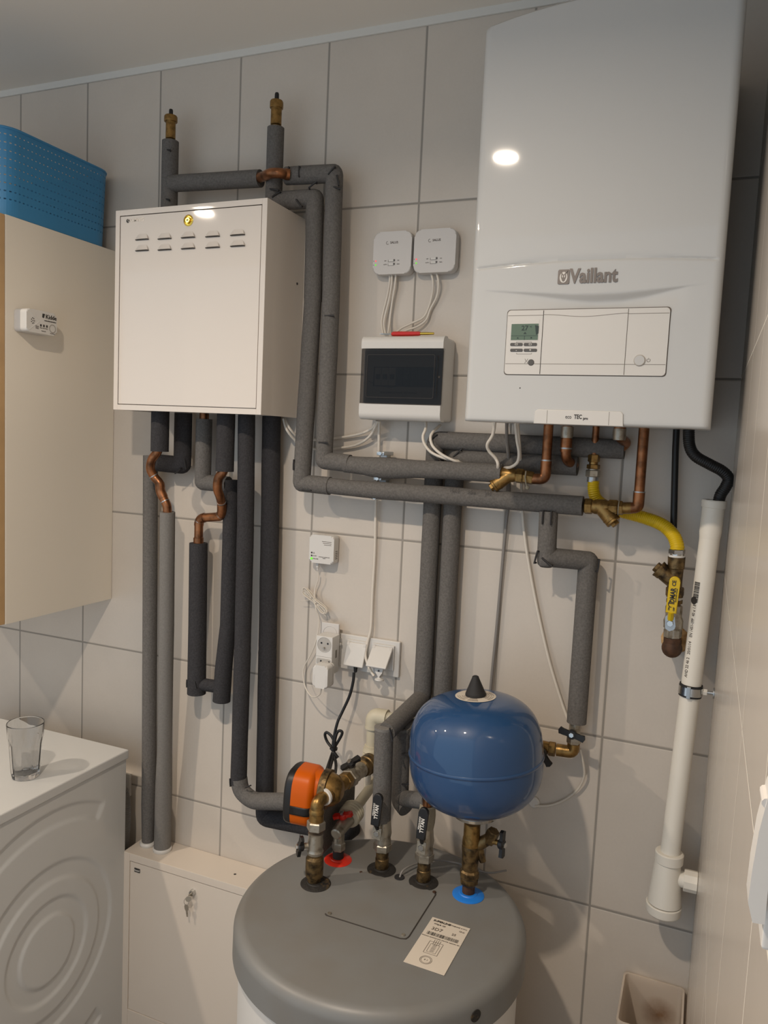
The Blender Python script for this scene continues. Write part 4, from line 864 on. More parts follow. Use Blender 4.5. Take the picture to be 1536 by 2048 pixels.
# stub 4: dark sleeve, copper bend down into the U
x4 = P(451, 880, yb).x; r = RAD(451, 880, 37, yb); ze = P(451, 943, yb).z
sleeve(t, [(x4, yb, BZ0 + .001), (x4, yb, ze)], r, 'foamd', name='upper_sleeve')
cp = spline([V((x4, yb, ze + .015)), P(446, 944, yb), P(437, 957, yb), P(435, 977, yb + .006), P(440, 993, yb + .018), P(444, 1008, -.08)], 6)[:-1] + fil([P(444, 1008, -.08), P(444, 1033, -.07), P(398, 1036, -.062), P(397, 1092, y4)], .02, 6)
build('copper_bend', S().tube(cp, .0116, 18), 'copper', t)
for f in (.64, .78, .955): i = int(len(cp) * f) - 1; build('solder_ring', S().lathe(cp[i], cp[i + 1] - cp[i], [(-.0015, .0127), (.0015, .0127)], 18), 'zinc', t)
build('elbow_sleeve', S().tube(cp[-16:-9], .0127, 18), 'copper', t); build('elbow_sleeve', S().tube(cp[-8:-1], .0127, 18), 'copper', t)
build('copper_collar', S().cyl(P(397, 1074, y4), P(397, 1088, y4), .0134, n=18, ch=.002), 'copper', t)
# stubs 5 and 6: long dark verticals, turning right behind the pump
y5 = -.092; r = RAD(490, 1100, 34, y5)
t = thing('insulated_pipe', 'long dark foam pipe bending right low down, straight into the orange pump side', 'pipe', P(480, 1600, y5))
b5 = [(P(493, 840, y5).x, y5, BZ0 + .001), P(491, 1050, y5), P(485, 1300, y5), P(477, 1566, y5)]; sleeve(t, b5, r, 'foamd', .01, wob=.02)
e5 = [P(478, 1556, y5), P(481, 1581, y5), P(505, 1602, y5), P(560, 1603, y5), P(604, 1604, y5), V((P(604, 1604, y5).x + .012, -.001, P(604, 1604, y5).z))]
build('foam_elbow', S().tube(fil(e5, [.02, .02, .02, .004], 5), r * 1.02, 22), 'foam', t, sharp=50)
clip(t, P(477, 1562, y5), (-.1, 0, 1), (-.6, -.8, 0), r, .009); clip(t, P(500, 1572, y5), (1, 0, .6), (.3, -1, .4), r, .008)
y6 = -.036; r = RAD(540, 1100, 37, y6)
t = thing('insulated_pipe', 'long dark foam pipe nearest the sockets, its low run passing under the orange pump', 'pipe', P(530, 1630, y6))
b6 = [(P(543, 840, y6).x, y6, BZ0 + .001), P(540, 1050, y6), P(535, 1300, y6), P(529, 1600, y6), P(529, 1634, y6), P(690, 1666, y6), V((P(690, 1666, y6).x + .004, -.001, P(690, 1666, y6).z))]; sleeve(t, b6, r, 'foamd', .012, wob=.02)
tag(build('foam_block', S().box(1.172, 1.196, -.245, -.075, .795, .915, .003), 'foam'), 'flat dark grey foam offcut standing on the grey tank behind the pump', 'foam')
# metal wall brackets of the two horizontal runs
t = thing('pipe_bracket', 'zinc wall bracket holding the two horizontal foam pipes', 'bracket', P(757, 990, -.03))
bx = P(760, 950, -.04).x; zt_, zb_ = P(764, 906, -.05).z, P(755, 996, -.05).z
build('wall_rail', S().box(bx - .009, bx + .009, -.022, -.0006, zb_ - .002, zt_ + .002, .002), 'zinc', t)
for u, v in ((763, 907), (757, 957), (752, 995)): a = P(u, v, -.075); build('clamp_lug', S().box(a.x - .011, a.x + .009, -.080, -.02, a.z - .0045, a.z + .0045, .002), 'zinc', t); build('clamp_screw', S().cyl((a.x, -.079, a.z), (a.x, -.0855, a.z), .0042, n=12), 'chrome', t)
# ------------------------------------------------------------------ hot water tank
TX, TY, TZ, TR = 1.388, -.357, .786, .297
tk = thing('hot_water_tank', 'big white hot water tank with a round grey lid in the foreground', 'tank', (TX, TY, 0))
build('jacket', S().lathe((TX, TY, .03), Z_, [(0, .278), (.01, .284), (.68, .284)], 96), 'whitep', tk)
for k in range(3): a = 2 * PI * k / 3 + .5; build('foot', S().cyl((TX + .2 * math.cos(a), TY + .2 * math.sin(a), 0), (TX + .2 * math.cos(a), TY + .2 * math.sin(a), .032), .022, n=16), 'black', tk)
pr = [(-.072, TR - .004), (-.071, TR), (-.03, TR - .0005)] + [(-.024 + .024 * math.sin(PI / 2 * k / 8), TR - .024 + .0235 * math.cos(PI / 2 * k / 8)) for k in range(9)] + [(.0008, TR * .6), (.001, 0)]
ld = build('lid', S().lathe((TX, TY, TZ - .001), Z_, pr, 128), 'lid', tk, sharp=40)
b = P(1012, 1990, -.6); 
pt = PX(1012, 1990, 1.64); a = math.atan2(-.16, .25); sp = V((TX + (TR + .0002) * math.cos(a), TY + (TR + .0002) * math.sin(a), TZ - .035))
build('round_badge', S().lathe(sp, (math.cos(a), math.sin(a), 0), [(-.001, .011), (.0008, .011), (.0008, 0)], 22), 'dirty', ld)
q = [PZ(648, 1829, TZ), PZ(811, 1880, TZ), PZ(874, 1786, TZ)]; q.append(q[0] + q[2] - q[1]); cc = sum(q, V()) / 4
ux = (q[1] - q[0]).normalized(); uy = Z_.cross(ux); W, H = (q[1] - q[0]).length, (q[2] - q[1]).length
hp = build('service_hatch', S().prism(rrect(W, H, .012, 5), cc - Z_ * .001, ux, uy, .0024, 0, .0006), 'lid', ld)
loop = rrect(W + .0022, H + .0022, .013, 5); loop = loop[loop.index(max(loop, key=lambda p: p[1] if p[0] > 0 else -9)):] ; 
fr_ = [(-W / 2, -H / 2 + .003), (-W / 2 + .004, -H / 2 - .0004), (W / 2 - .012, -H / 2 - .0008), (W / 2 - .002, -H / 2 + .003), (W / 2 + .0008, -H / 2 + .012), (W / 2 + .0008, H / 2 - .006)]
build('hatch_gap', S().tube([cc + ux * x + uy * y + Z_ * .0002 for x, y in fr_], .0015, 6), 'gap', ld)
for x, y in ((-W / 2 + .008, -H / 2 + .006), (W / 2 - .010, -H / 2 + .010), (W / 2 - .004, H / 2 - .002)): build('hatch_screw', S().lathe(cc + ux * x + uy * y + Z_ * .001, Z_, [(0, .0042), (.0018, .004), (.0024, .002), (.0015, 0)], 14), 'nickel' if y < 0 else 'rust', hp)
q = [PZ(862, 1833, TZ), PZ(938, 1858, TZ), PZ(891, 1952, TZ), PZ(810, 1926, TZ)]
ux = (q[1] - q[0] + q[2] - q[3]).normalized(); uy = Z_.cross(ux); W = ((q[1] - q[0]).length + (q[2] - q[3]).length) / 2; H = ((q[3] - q[0]).length + (q[2] - q[1]).length) / 2; cc = sum(q, V()) / 4; cc.z = TZ + .0003
pg = build('type_label', S().prism([(-W / 2, -H / 2), (W / 2, -H / 2), (W / 2, H / 2), (-W / 2, H / 2)], cc, ux, uy, .0006), 'paper', ld)
lp = lambda x, y: cc + ux * (x * W) + uy * (y * H) + Z_ * .0008
text('SUPERLINE', .0075, lp(-.2, .44), ux, uy, 'ink', pg, off=.0002); text('WYMIENNIK C.W.U.', .0042, lp(.22, .44), ux, uy, 'inkb', pg); text('WGJ-B 120', .0052, lp(-.22, .375), ux, uy, 'ink', pg); text('3D7', .013, lp(-.22, .27), ux, uy, 'inkb', pg); text('CE 23', .0045, lp(.36, .37), ux, uy, 'inkb', pg); text('25', .009, lp(.22, .27), ux, uy, 'inkb', pg)
s = S(); xx = -.40; rg = random.Random(3)
while xx < .40: w_ = rg.choice((.006, .01, .016)); c = lp(xx, .165); s.prism([(0, -.005), (w_ * W, -.005), (w_ * W, .005), (0, .005)], c, ux, uy, .0002); xx += w_ + rg.choice((.008, .014, .02))
build('bar_code', s, 'ink', pg); text('Producent: wymiennik z jedna wezownica  pojemnosc 120 l', .0032, lp(0, .095), ux, uy, 'inkb', pg)
def box_line(x0, x1, y0, y1, r=.0004): return S().tube([lp(x0, y0), lp(x1, y0), lp(x1, y1), lp(x0, y1), lp(x0, y0)], r, 5)
build('diagram', box_line(-.22, .12, -.22, .02), 'inkb', pg); build('diagram', box_line(-.16, .06, -.19, -.02, .0003), 'inkb', pg)
s = S()
for k in range(6): s.tube([lp(-.1, -.17 + k * .026), lp(0, -.16 + k * .026)], .0006, 5)
for k in range(4): s.tube([lp(-.12 + k * .05, -.03), lp(-.12 + k * .05, .07)], .0004, 5)
build('diagram_coil', s, 'inkb', pg)
for r_ in (.075, .06): build('diagram_circle', S().tube([lp(-.06, -.345) + ux * (r_ * H * 1.0 * math.cos(k * PI / 12)) + uy * (r_ * H * math.sin(k * PI / 12)) for k in range(25)], .0004, 5), 'inkb', pg)
text('II  I', .005, lp(-.06, -.345), ux, uy, 'inkb', pg)
cxs = dict(pump=(1.228, -.338), red=(1.229, -.231), M=(xM, My), R=(xR, Ry), blue=(1.536, -.227))
def collar(k, r, m, nm, h=.004):
    x, y = cxs[k]; return build(nm, S().lathe((x, y, TZ - .001), Z_, [(0, r), (.0015, r), (h, r * .86), (h + .001, r * .6), (h + .003, r * .55), (h + .003, .01)], 36), m, ld)
collar('pump', .033, 'dirty', 'rubber_collar'); collar('M', .0325, 'dirty', 'rubber_collar'); collar('R', .0325, 'dirty', 'rubber_collar'); collar('red', .0315, 'red', 'red_collar'); collar('blue', .034, 'bluec', 'blue_collar')
a = PZ(799, 1755, TZ); build('cable_grommet', S().lathe((a.x, a.y, TZ - .001), Z_, [(0, .0115), (.003, .011), (.003, .006), (.002, .0)], 20), 'rubber', ld)
build('stain', S().lathe((PZ(722, 1744, TZ).x, PZ(722, 1744, TZ).y, TZ - .0005), Z_, [(0, .004), (.0012, .003), (.0012, 0)], 9), 'rust', ld)
tag(build('sensor_cable', S().tube(spline([(a.x, a.y, TZ - .001), (a.x + .004, a.y + .012, TZ + .012), (a.x + .02, a.y + .05, TZ + .012), (a.x + .05, a.y + .09, TZ + .008), (a.x + .1, a.y + .105, TZ + .006), (a.x + .17, a.y + .10, TZ + .005), (a.x + .21, a.y + .12, TZ + .01)], 8), .0022, 8), 'cableg', loc=(a.x, a.y, TZ)), 'grey sensor cable coming out of the lid between two brass risers', 'cable')

# ------------------------------------------------------------------ lever valves on the two middle risers
def lever_valve(x, y, z0, ztop, u0, v0, u1, v1, ub, vb, label, r=.0155):
    t = thing('ball_valve', label, 'valve', (x, y, z0), 'black lever valves on the tank'); H = ztop - z0
    build('pipe_nipple', S().lathe((x, y, z0), Z_, [(0, r * .98), (H * .22, r * .98), (H * .23, r * .9), (H * .36, r * .92), (H * .4, r * .9)], 24), 'brassd', t)
    build('hex_nut', S().hexn((x, y, z0 + H * .38), (x, y, z0 + H * .53), r * 1.35), 'nickel', t)
    build('valve_body', S().lathe((x, y, z0 + H * .52), Z_, [(0, r * 1.15), (H * .06, r * 1.2), (H * .12, r * 1.08), (H * .22, r * 1.22), (H * .36, r * 1.1), (H * .48, r * 1.02)], 24), 'nickel', t)
    yl = y - .032; b = P(ub, vb, yl); e0 = P(u0, v0, yl - .012); e1 = P(u1, v1, yl - .012); d = (e1 - e0).normalized(); n = V((-d.z, 0, d.x)); w = .0098
    build('stem', S().cyl((b.x, y - r, b.z), b - Y_ * .002, .006, n=14), 'nickel', t)
    build('lever_plate', S().prism([(-w, -.014), (w, -.014), (w, .013), (-w, .013)], b, -n, d, .002, 0), 'nickel', t)
    build('lever_nut', S().hexn(b, b - Y_ * .006, .0068), 'chrome', t)
    L = (e1 - e0).length
    hd = build('lever_handle', S().prism([(-w, 0), (w, 0), (w * 1.02, L * .3), (w * 1.08, L - w)] + [(w * 1.08 * math.cos(k * PI / 10), L - w + w * 1.08 * math.sin(k * PI / 10)) for k in range(1, 10)] + [(-w * 1.08, L - w), (-w * 1.02, L * .3)], e0 + Y_ * .004, -n, d, .008, 0, .0025), 'black', t)
    build('lever_bend', S().tube([b + d * .010, e0 + d * .002 + Y_ * .002], .0045, 8), 'black', t)
    c = e0 + d * (L * .46) - Y_ * .0045; text('TYTAN', .0115, c + n * -.0015, d, n, 'pwhite', hd, off=.0003, xs=.85); text('VERSOLANDE', .0055, c + n * .0055 + d * .004, d, n, 'pwhite', hd, xs=.85)
    return t
lever_valve(xM, My, TZ + .001, zMl + .004, 750, 1651, 757.5, 1588, 754, 1666, 'lever valve on the riser with straight grey foam, nearer the orange pump')
zRt = P(858, 1655, Ry).z; lever_valve(xR - .001, Ry, TZ + .001, zRt + .002, 841, 1678, 849, 1616, 843, 1694, 'lever valve on the riser nearer the blue vessel')
t = thing('pipe_stub', 'thread-wrapped pipe piece between the right lever valve and its foam elbow', 'pipe', (xR, Ry, zRt)); build('thread_wrap', S().lathe((xR, Ry, zRt - .002), Z_, [(0, .0155), (.012, .0175), (.03, .0185), (.05, .017)], 20), 'hemp', t)
build('bare_pipe', S().cyl((xR, Ry, zRt + .02), (xR, Ry, zRt + .07), .011, n=16), 'copper', t)

# ------------------------------------------------------------------ butterfly handle
def butterfly(par, c, ax, wing, m='black', L=.026, up=.008, pn='butterfly_handle'):
    ax = V(ax).normalized(); w = V(wing); w = (w - ax * w.dot(ax)).normalized(); k = ax.cross(w)
    s = S().lathe(V(c), ax, [(0, .0085), (.002, .0105), (.010, .0105), (.012, .009), (.012, 0)], 20)
    for sg in (-1, 1): s.prism([(.005, -.0058), (L * .7, -.0062), (L, -.0078), (L + .003, 0), (L, .0078), (L * .7, .0062), (.005, .0068)], V(c) + ax * .004 if sg == 1 else V(c) + ax * .004, w * sg, k * sg, .0075, 0, .001)
    h = build(pn, s, m, par); build('handle_nut', S().hexn(V(c) + ax * .0115, V(c) + ax * .0165, .0058), 'chrome', h); return h

# ------------------------------------------------------------------ pump riser, pump and its pipe to the wall
x, y = 1.2235, -.338
t = thing('isolating_valve', 'tarnished valve with a small black butterfly under the orange pump', 'valve', (x, y, TZ))
zz = lambda v: P(632, v, y).z
build('lower_nipple', S().lathe((x, y, TZ + .001), Z_, [(0, .0145), (.014, .0145), (.016, .0185), (.024, .0195), (.056, .0195), (.062, .0155), (.072, .0165)], 22), 'brassd', t)
build('valve_body', S().lathe((x, y, zz(1707)), Z_, [(0, .0165), (.006, .018), (.012, .0155), (.024, .0172), (.036, .0155), (.046, .0165)], 22), 'nickel', t)
build('union_nut', S().hexn((x, y, zz(1659)), (x, y, zz(1641)), .0205), 'nickel', t); build('upper_nipple', S().lathe((x, y, zz(1641)), Z_, [(0, .0155), (.016, .0155), (.017, .0165), (.022, .0165), (.028, .0135)], 22), 'brass', t)
build('stem', S().cyl((x, y, zz(1690)), (x - .024, y - .018, zz(1690)), .006, n=12), 'nickel', t)
butterfly(t, (x - .020, y - .016, zz(1690)), (-.72, -.68, .05), (-.3, .3, -1), L=.024)
zp = P(640, 1606, y).z
pm = thing('circulation_pump', 'orange circulation pump with a black band and brass housing above the tank', 'pump', (x - .06, -.29, zp))
x_e = P(745, 1522, -.1).x; pz = lambda f: V((x + (x_e - x) * f, y + (-.1 - y) * f, zp + (P(745, 1522, -.1).z - zp) * f))
build('inlet_elbow', S().tube(fil([(x, y, zz(1628)), (x, y, zp), pz(.12)], .02, 6), .0142, 20).lathe((x, y, zz(1628)), Z_, [(0, .0155), (.006, .0155)], 20), 'brass', pm)
build('seal_tape', S().lathe(pz(.105), pz(1) - pz(0), [(0, .0185), (.007, .0185)], 20), 'pwhite', pm)
pd = (pz(1) - pz(0)).normalized()
cpos = pz(.27) ; ax = V((-1, -.12, .03)).normalized()
build('pump_housing', S().cyl(pz(.12), pz(.52), .0165, n=22).cyl(pz(.155), pz(.2), .019, n=22).lathe(cpos - ax * .022, ax, [(0, .014), (.004, .022), (.016, .033), (.030, .037)], 32), 'brass', pm)
build('hex_end', S().hexn(pz(.155), pz(.21), .0195), 'brass', pm); build('hex_end', S().hexn(pz(.45), pz(.53), .0195), 'brass', pm)
build('union_ring', S().lathe(cpos + ax * .008, ax, [(0, .038), (.001, .0425), (.016, .0425), (.018, .039)], 40), 'brassd', pm)
neck = build('motor_neck', S().lathe(cpos + ax * .022, ax, [(0, .037), (.010, .038), (.018, .041)], 36), 'orange', pm)
mu, mv, _ = frame(ax, Z_)      # mu is up, mv sideways
def rprism(w, h, r, o, d, bev): return S().prism(rrect(w, h, r, 6), o, mv * -1, mu, d, 0, bev)
def sect(prof):                # octagon-like motor section swept along the axis
    s = S(); n = 64; vs = []; fs = []
    for d, k, dz in prof:
        for i in range(n):
            a = 2 * PI * i / n; c_, s_ = math.cos(a), math.sin(a); e = 3.2; rr = 1 / ((abs(c_) ** e + abs(s_) ** e) ** (1 / e))
            X, Zz = .052 * k * rr * c_, .064 * k * rr * s_
            if Zz < -.050: X *= 1 - 1.6 * (-.050 - Zz) / .06
            vs.append(cpos + ax * d + mv * X + mu * (Zz + dz))
    m_ = len(prof); fs = [[j * n + i, j * n + (i + 1) % n, (j + 1) * n + (i + 1) % n, (j + 1) * n + i] for j in range(m_ - 1) for i in range(n)] + [list(range(n))[::-1], list(range((m_ - 1) * n, m_ * n))]
    return s.add(vs, fs)
dz = -.023
mo = build('motor_housing', sect([(.030, .70, dz), (.034, .86, dz), (.039, .95, dz), (.046, 1.0, dz), (.080, 1.01, dz)]), 'orange', pm, sharp=50)
build('end_cap', sect([(.0795, 1.012, dz), (.091, .99, dz), (.097, .93, dz), (.099, .84, dz)]), 'black', pm, sharp=50)
zs0, zs1 = -.024, -.005
def band_strip(sgn):
    ring = []; s = S(); vs = []; fs = []; H = 6
    for d, k in ((.032, .80), (.034, .862), (.039, .952), (.046, 1.004), (.08, 1.014)):
        for h in range(H + 1):
            z_ = zs0 + (zs1 - zs0) * h / H; q = min(.999, abs(z_) / (.064 * k)); e = 3.2; X = .052 * k * (1 - q ** e) ** (1 / e)
            vs.append(cpos + ax * d + mv * (sgn * (X + .0008)) + mu * (z_ + dz))
    for j in range(4):
        for h in range(H): a = j * (H + 1) + h; fs.append([a, a + 1, a + H + 2, a + H + 1])
    return s.add(vs, fs)
for sg in (-1, 1):
    o = build('black_band', band_strip(sg), 'black', mo, recalc=False); md = o.modifiers.new('thick', 'SOLIDIFY'); md.thickness = .0016; md.offset = 0
build('cable_gland', S().cyl(cpos + ax * .055 + mu * -.074, cpos + ax * .042 + mu * -.098, .011, n=16), 'black', pm)
# valve, then plastic elbow into the wall
t = thing('isolating_valve', 'brass valve with a black butterfly between the pump and the plastic elbow', 'valve', pz(.75)); 
build('union_nut', S().hexn(pz(.53), pz(.62), .0215), 'nickel', t); build('valve_body', S().lathe(pz(.61), pd, [(0, .0175), (.012, .0185), (.02, .016), (.034, .0185), (.042, .0175)], 24), 'nickel', t)
build('brass_coupling', S().lathe(pz(.78), pd, [(0, .0175), (.004, .0205), (.018, .0215), (.02, .0235), (.042, .0235), (.046, .018)], 28), 'brassd', t)
q = pz(.66); build('stem', S().cyl(q, q + V((-.006, -.006, .028)), .006, n=12), 'nickel', t)
butterfly(t, q + V((-.006, -.006, .022)), (-.25, -.55, .8), (.75, .5, .55), L=.023)
xp, yp = P(742, 1510, -.072).x, -.066
t = thing('plastic_pipe', 'beige plastic pipe elbow on the wall behind the pump valve', 'pipe', (xp, yp, .95))
zt_ = P(752, 1432, yp).z; zb_ = P(742, 1512, yp).z
build('lower_elbow', S().tube(fil([pz(.96), (xp, yp, P(745, 1522, yp).z + .004), (xp, yp, zb_ + .024)], .02, 6), .0205, 20), 'pp', t)
build('ribbed_union', S().lathe((xp, yp, zb_ - .003), Z_, [(0, .021)] + [(.002 + k * .003, .0235 if k % 2 else .0222) for k in range(7)] + [(.026, .021)], 30), 'pp', t)
build('riser_pipe', S().tube(fil([(xp, yp, zb_ + .015), (xp, yp, zt_), (xp + .11, yp + .002, zt_ - .002)], .004, 3), .0158, 20), 'pp', t)
build('elbow', S().tube(fil([(xp, yp, zt_ - .030), (xp, yp, zt_), (xp + .034, yp, zt_)], .028, 8), .0198, 24), 'pp', t)
build('collar', S().lathe((xp, yp, zb_ + .022), Z_, [(0, .0195), (.006, .0195)], 24), 'pp', t)
for o, d in (((xp, yp, zt_ - .031), Z_), ((xp + .032, yp, zt_), X_)): build('elbow_lip', S().lathe(o, d, [(0, .0205), (.004, .0205)], 24), 'pp', t)
a = P(735, 1556, -.07); build('capped_end', S().cyl((a.x, -.07, P(735, 1536, -.07).z), (a.x, -.07, P(735, 1578, -.07).z), .0085, n=16, ch=.002), 'pvc', t)
# red butterfly valve and its plastic pipe
x, y = cxs['red']; t = thing('angle_valve', 'angled nickel valve with a red butterfly over the red collar', 'valve', (x, y, TZ)); zr = P(690, 1663, y).z
build('black_sleeve', S().cyl((x, y, TZ), (x, y, TZ + .026), .0125, n=20), 'rubber', t); build('hex_nut', S().hexn((x, y, TZ + .024), (x, y, TZ + .043), .0155), 'nickel', t)
build('neck', S().cyl((x, y, TZ + .042), (x, y, zr), .0125, n=20), 'nickel', t); d = V((.02, 1, .20)).normalized(); a = V((x, y, zr))
build('valve_body', S().lathe(a - d * .018, d, [(0, .010), (.002, .013), (.006, .0135), (.010, .0145), (.034, .0155), (.05, .0175), (.062, .019)], 26), 'nickel', t)
butterfly(t, a + d * .022 + Z_ * .014, (-.3, -.25, 1), (.85, .1, .35), 'redp', L=.022)
t = thing('plastic_pipe', 'beige plastic pipe with a ribbed union behind the red butterfly valve', 'pipe', a + d * .1)
build('ribbed_union', S().lathe(a + d * .040, d, [(0, .018), (.004, .025)] + [(.006 + k * .004, .0272 if k % 2 else .0255) for k in range(9)] + [(.046, .020)], 32), 'pp', t); build('pipe', S().tube([a + d * .08, a + d * .165, a + d * .225], .0125, 20), 'pp', t)

# ------------------------------------------------------------------ expansion vessel on its safety group
x, y = cxs['blue']; zv = P(947, 1620, y).z
t = thing('safety_group', 'brass safety group between the blue collar and the blue vessel', 'safety valve', (x, y, TZ))
zz = lambda v: P(938, v, y).z
build('sleeve', S().cyl((x, y, TZ), (x, y, zz(1765)), .0135, n=20), 'rust', t)
build('lower_nut', S().lathe((x, y, zz(1768)), Z_, [(0, .016), (.004, .0195), (.016, .0195), (.018, .021), (.030, .021), (.034, .017)], 8), 'brassd', t)
build('valve_body', S().lathe((x, y, zz(1738)), Z_, [(0, .0165), (.012, .0175), (.04, .0185), (.044, .0195), (.052, .0195), (.056, .018)], 26), 'brassd', t)
build('upper_tee', S().lathe((x, y, zz(1690)), Z_, [(0, .018), (.004, .0195), (.018, .0185), (.02, .0175), (.05, .0175)], 26), 'brass', t)
b = V((x + .012, y + .004, zz(1688))); s = S().cyl(b, b + V((.026, .004, .020)), .0135, .012, n=18).cyl(b + V((.004, 0, -.006)), b + V((.014, .002, -.034)), .010, .007, n=16); s.hexn(b + V((.024, .002, .012)), b + V((.034, .0, .040)), .014)
build('side_outlet', s, 'brassd', t); c = b + V((.026, -.002, .018)); build('stem', S().cyl(c, c + V((.026, -.006, .002)), .0055, n=12), 'brass', t)
butterfly(t, c + V((.022, -.006, .002)), (1, -.25, .05), (.1, .05, 1), L=.026)
vt = Matrix.Translation((x + .006, y, zv + .004)) @ Matrix.Rotation(math.radians(-3.6), 4, 'Y')
ex = thing('expansion_vessel', 'blue expansion vessel with a black cone cap and round label above the tank', 'vessel', vt @ V((0, 0, 0)))
VR = .1395; Hs = .243
def prof(k):
    out = []; e = k
    for i in range(25):
        a = PI / 2 * i / 24; out.append((abs(math.sin(a)) ** (2 / e), abs(math.cos(a)) ** (2 / e)))
    return out
zm = Hs * .46; pr = []
for h, r_ in prof(2.5)[::-1]: pr.append((zm - zm * h, VR * r_))
for h, r_ in prof(3.0): pr.append((zm + (Hs - zm) * h, VR * r_))
def vl(s): 
    s.v = [vt @ p for p in s.v]; return s
seamz = Hs * .50
sh = build('shell', vl(S().lathe((0, 0, 0), Z_, pr, 96)), 'blue', ex, sharp=70)
build('seam_bead', vl(S().lathe((0, 0, seamz), Z_, [(-.0045, VR - .001), (-.003, VR + .0012), (0, VR + .002), (.003, VR + .0012), (.0045, VR - .001)], 96)), 'blue', ex, sharp=70)
build('flange', vl(S().lathe((0, 0, 0), Z_, [(-.013, .02), (-.012, .047), (-.005, .0495), (.004, .044)], 48)), 'chrome', ex)
def dz_(r_): k = r_ / VR; return zm + (Hs - zm) * (max(0, 1 - k ** 3)) ** (1 / 3)
s = S(); n = 64; rr_ = [.012 + .0305 * k / 8 for k in range(9)]; vs = [V((r_ * math.cos(2 * PI * i / n), r_ * math.sin(2 * PI * i / n), dz_(r_) + .0008)) for r_ in rr_ for i in range(n)]
s.add(vs, [[j * n + i, j * n + (i + 1) % n, (j + 1) * n + (i + 1) % n, (j + 1) * n + i] for j in range(8) for i in range(n)])
lb = build('round_label', vl(s), 'paper', ex, sharp=70); 
s = S()
for r_ in (.024, .028, .033, .037):
    for a0, a1 in ((200, 250), (258, 300), (330, 372), (20, 60)):
        s.tube([V((r_ * math.cos(math.radians(a)), r_ * math.sin(math.radians(a)), dz_(r_) + .001)) for a in range(a0, a1, 6)], .00045, 4)
build('label_print', vl(s), 'inkb', lb)
build('cone_cap', vl(S().lathe((0, 0, Hs - .001), Z_, [(0, .0215), (.005, .0215), (.008, .0205), (.038, .0078), (.042, .0065), (.0435, .004), (.0435, 0)], 32)), 'rubber', ex)
# valve and elbow at the foot of the circulation branch
c = P(1147, 1462, -.05); zt3 = d3.z; t = thing('isolating_valve', 'brass valve with a black butterfly below the grey foam right of the blue vessel', 'valve', c); xv, yv = d3.x - .003, -.05
build('valve_body', S().lathe((xv, yv, P(1150, 1478, yv).z), Z_, [(0, .0125), (.01, .013), (.02, .0125), (.045, .012)], 22), 'nickel', t)
build('union_nut', S().hexn((xv, yv, P(1150, 1487, yv).z), (xv, yv, P(1150, 1470, yv).z), .0158), 'nickel', t); zq = P(1150, 1505, yv).z
el = build('brass_elbow', S().tube(fil([(xv, yv, P(1150, 1487, yv).z), (xv, yv, zq), (xv - .036, yv - .002, zq - .001)], .010, 5), .0138, 20), 'brass', t)
build('stem', S().cyl((xv, yv, c.z), (xv - .002, yv - .026, c.z), .0055, n=12), 'nickel', t); butterfly(t, (xv - .002, yv - .018, c.z), (0, -1, .1), (1, 0, -.22), L=.027)
t = thing('isolating_valve', 'brass valve half hidden by the right side of the blue vessel', 'valve', (xv - .06, yv, zq - .02))
build('union_nut', S().hexn((xv - .038, yv - .002, zq - .001), (xv - .054, yv - .003, zq - .001), .0158), 'brass', t); build('valve_body', S().lathe((xv - .053, yv - .003, zq), (-1, -.08, 0), [(0, .0135), (.016, .0145), (.02, .0125), (.05, .0145), (.085, .0125)], 22), 'brass', t)
q = V((xv - .062, yv - .006, zq)); build('stem', S().cyl(q, q + V((0, -.022, -.004)), .0055, n=12), 'brass', t); butterfly(t, q + V((0, -.018, -.004)), (0, -1, -.1), (.72, 0, -1), L=.029)
# ------------------------------------------------------------------ gas line
yg = -.040
t = thing('gas_fitting', 'brass compression fitting joining the thin copper pipe to the yellow hose', 'fitting', P(1187, 960, yg)); xg = P(1187, 930, yg).x; zg = lambda v: P(1187, v, yg).z
build('copper_tube', S().cyl((xg, yg, zg(910)), (xg, yg, 1.795), .0075, n=16), 'copper', t)
build('upper_nut', S().hexn((xg, yg, zg(924)), (xg, yg, zg(909)), .0128), 'brass', t); build('middle_nut', S().hexn((xg, yg, zg(938)), (xg, yg, zg(929)), .0142).cyl((xg, yg, zg(930)), (xg, yg, zg(922)), .0095, n=16), 'brass', t)
build('lower_nut', S().hexn((xg, yg, zg(954)), (xg, yg, zg(940)), .0156).cyl((xg, yg, zg(958)), (xg, yg, zg(938)), .011, n=16), 'nickel', t); build('ferrule', S().cyl((xg, yg, zg(964)), (xg, yg, zg(954)), .0118, n=18), 'zinc', t)
h = spline([P(1187, 962, yg), P(1187, 980, yg), P(1193, 998, yg + .004), P(1212, 1012, yg + .012), P(1245, 1024, yg + .014), P(1290, 1036, yg + .006), P(1325, 1050, yg - .008), P(1346, 1070, yg - .02), P(1354, 1090, yg - .028), P(1354, 1101, yg - .03)], 22)
h = resample(h, .0009)
tag(build('gas_hose', S().tube(h, [(.0122 + .0007 * math.cos(2 * PI * i * .0009 / .0042)) * (1 + .12 * i / len(h)) for i in range(len(h))], 18), 'yellow', sharp=85), 'ribbed yellow gas hose curving from the boiler to the gas valve', 'hose')
y = yg - .03; x0 = P(1353, 1120, y).x; zf = lambda v: P(1353, v, y).z; x1 = P(1344, 1290, y).x; ax = lambda v: V((x0 + (x1 - x0) * (v - 1120) / 170, y, zf(v)))
t = thing('gas_strainer', 'tarnished brass gas strainer hanging at the end of the yellow hose', 'strainer', ax(1190))
build('hose_nut', S().hexn(ax(1108), ax(1098), .0165).cyl(ax(1113), ax(1106), .0145, n=20), 'chrome', t); build('seal_tape', S().lathe(ax(1117), Z_, [(0, .0155), (.007, .0155)], 22), 'pwhite', t)
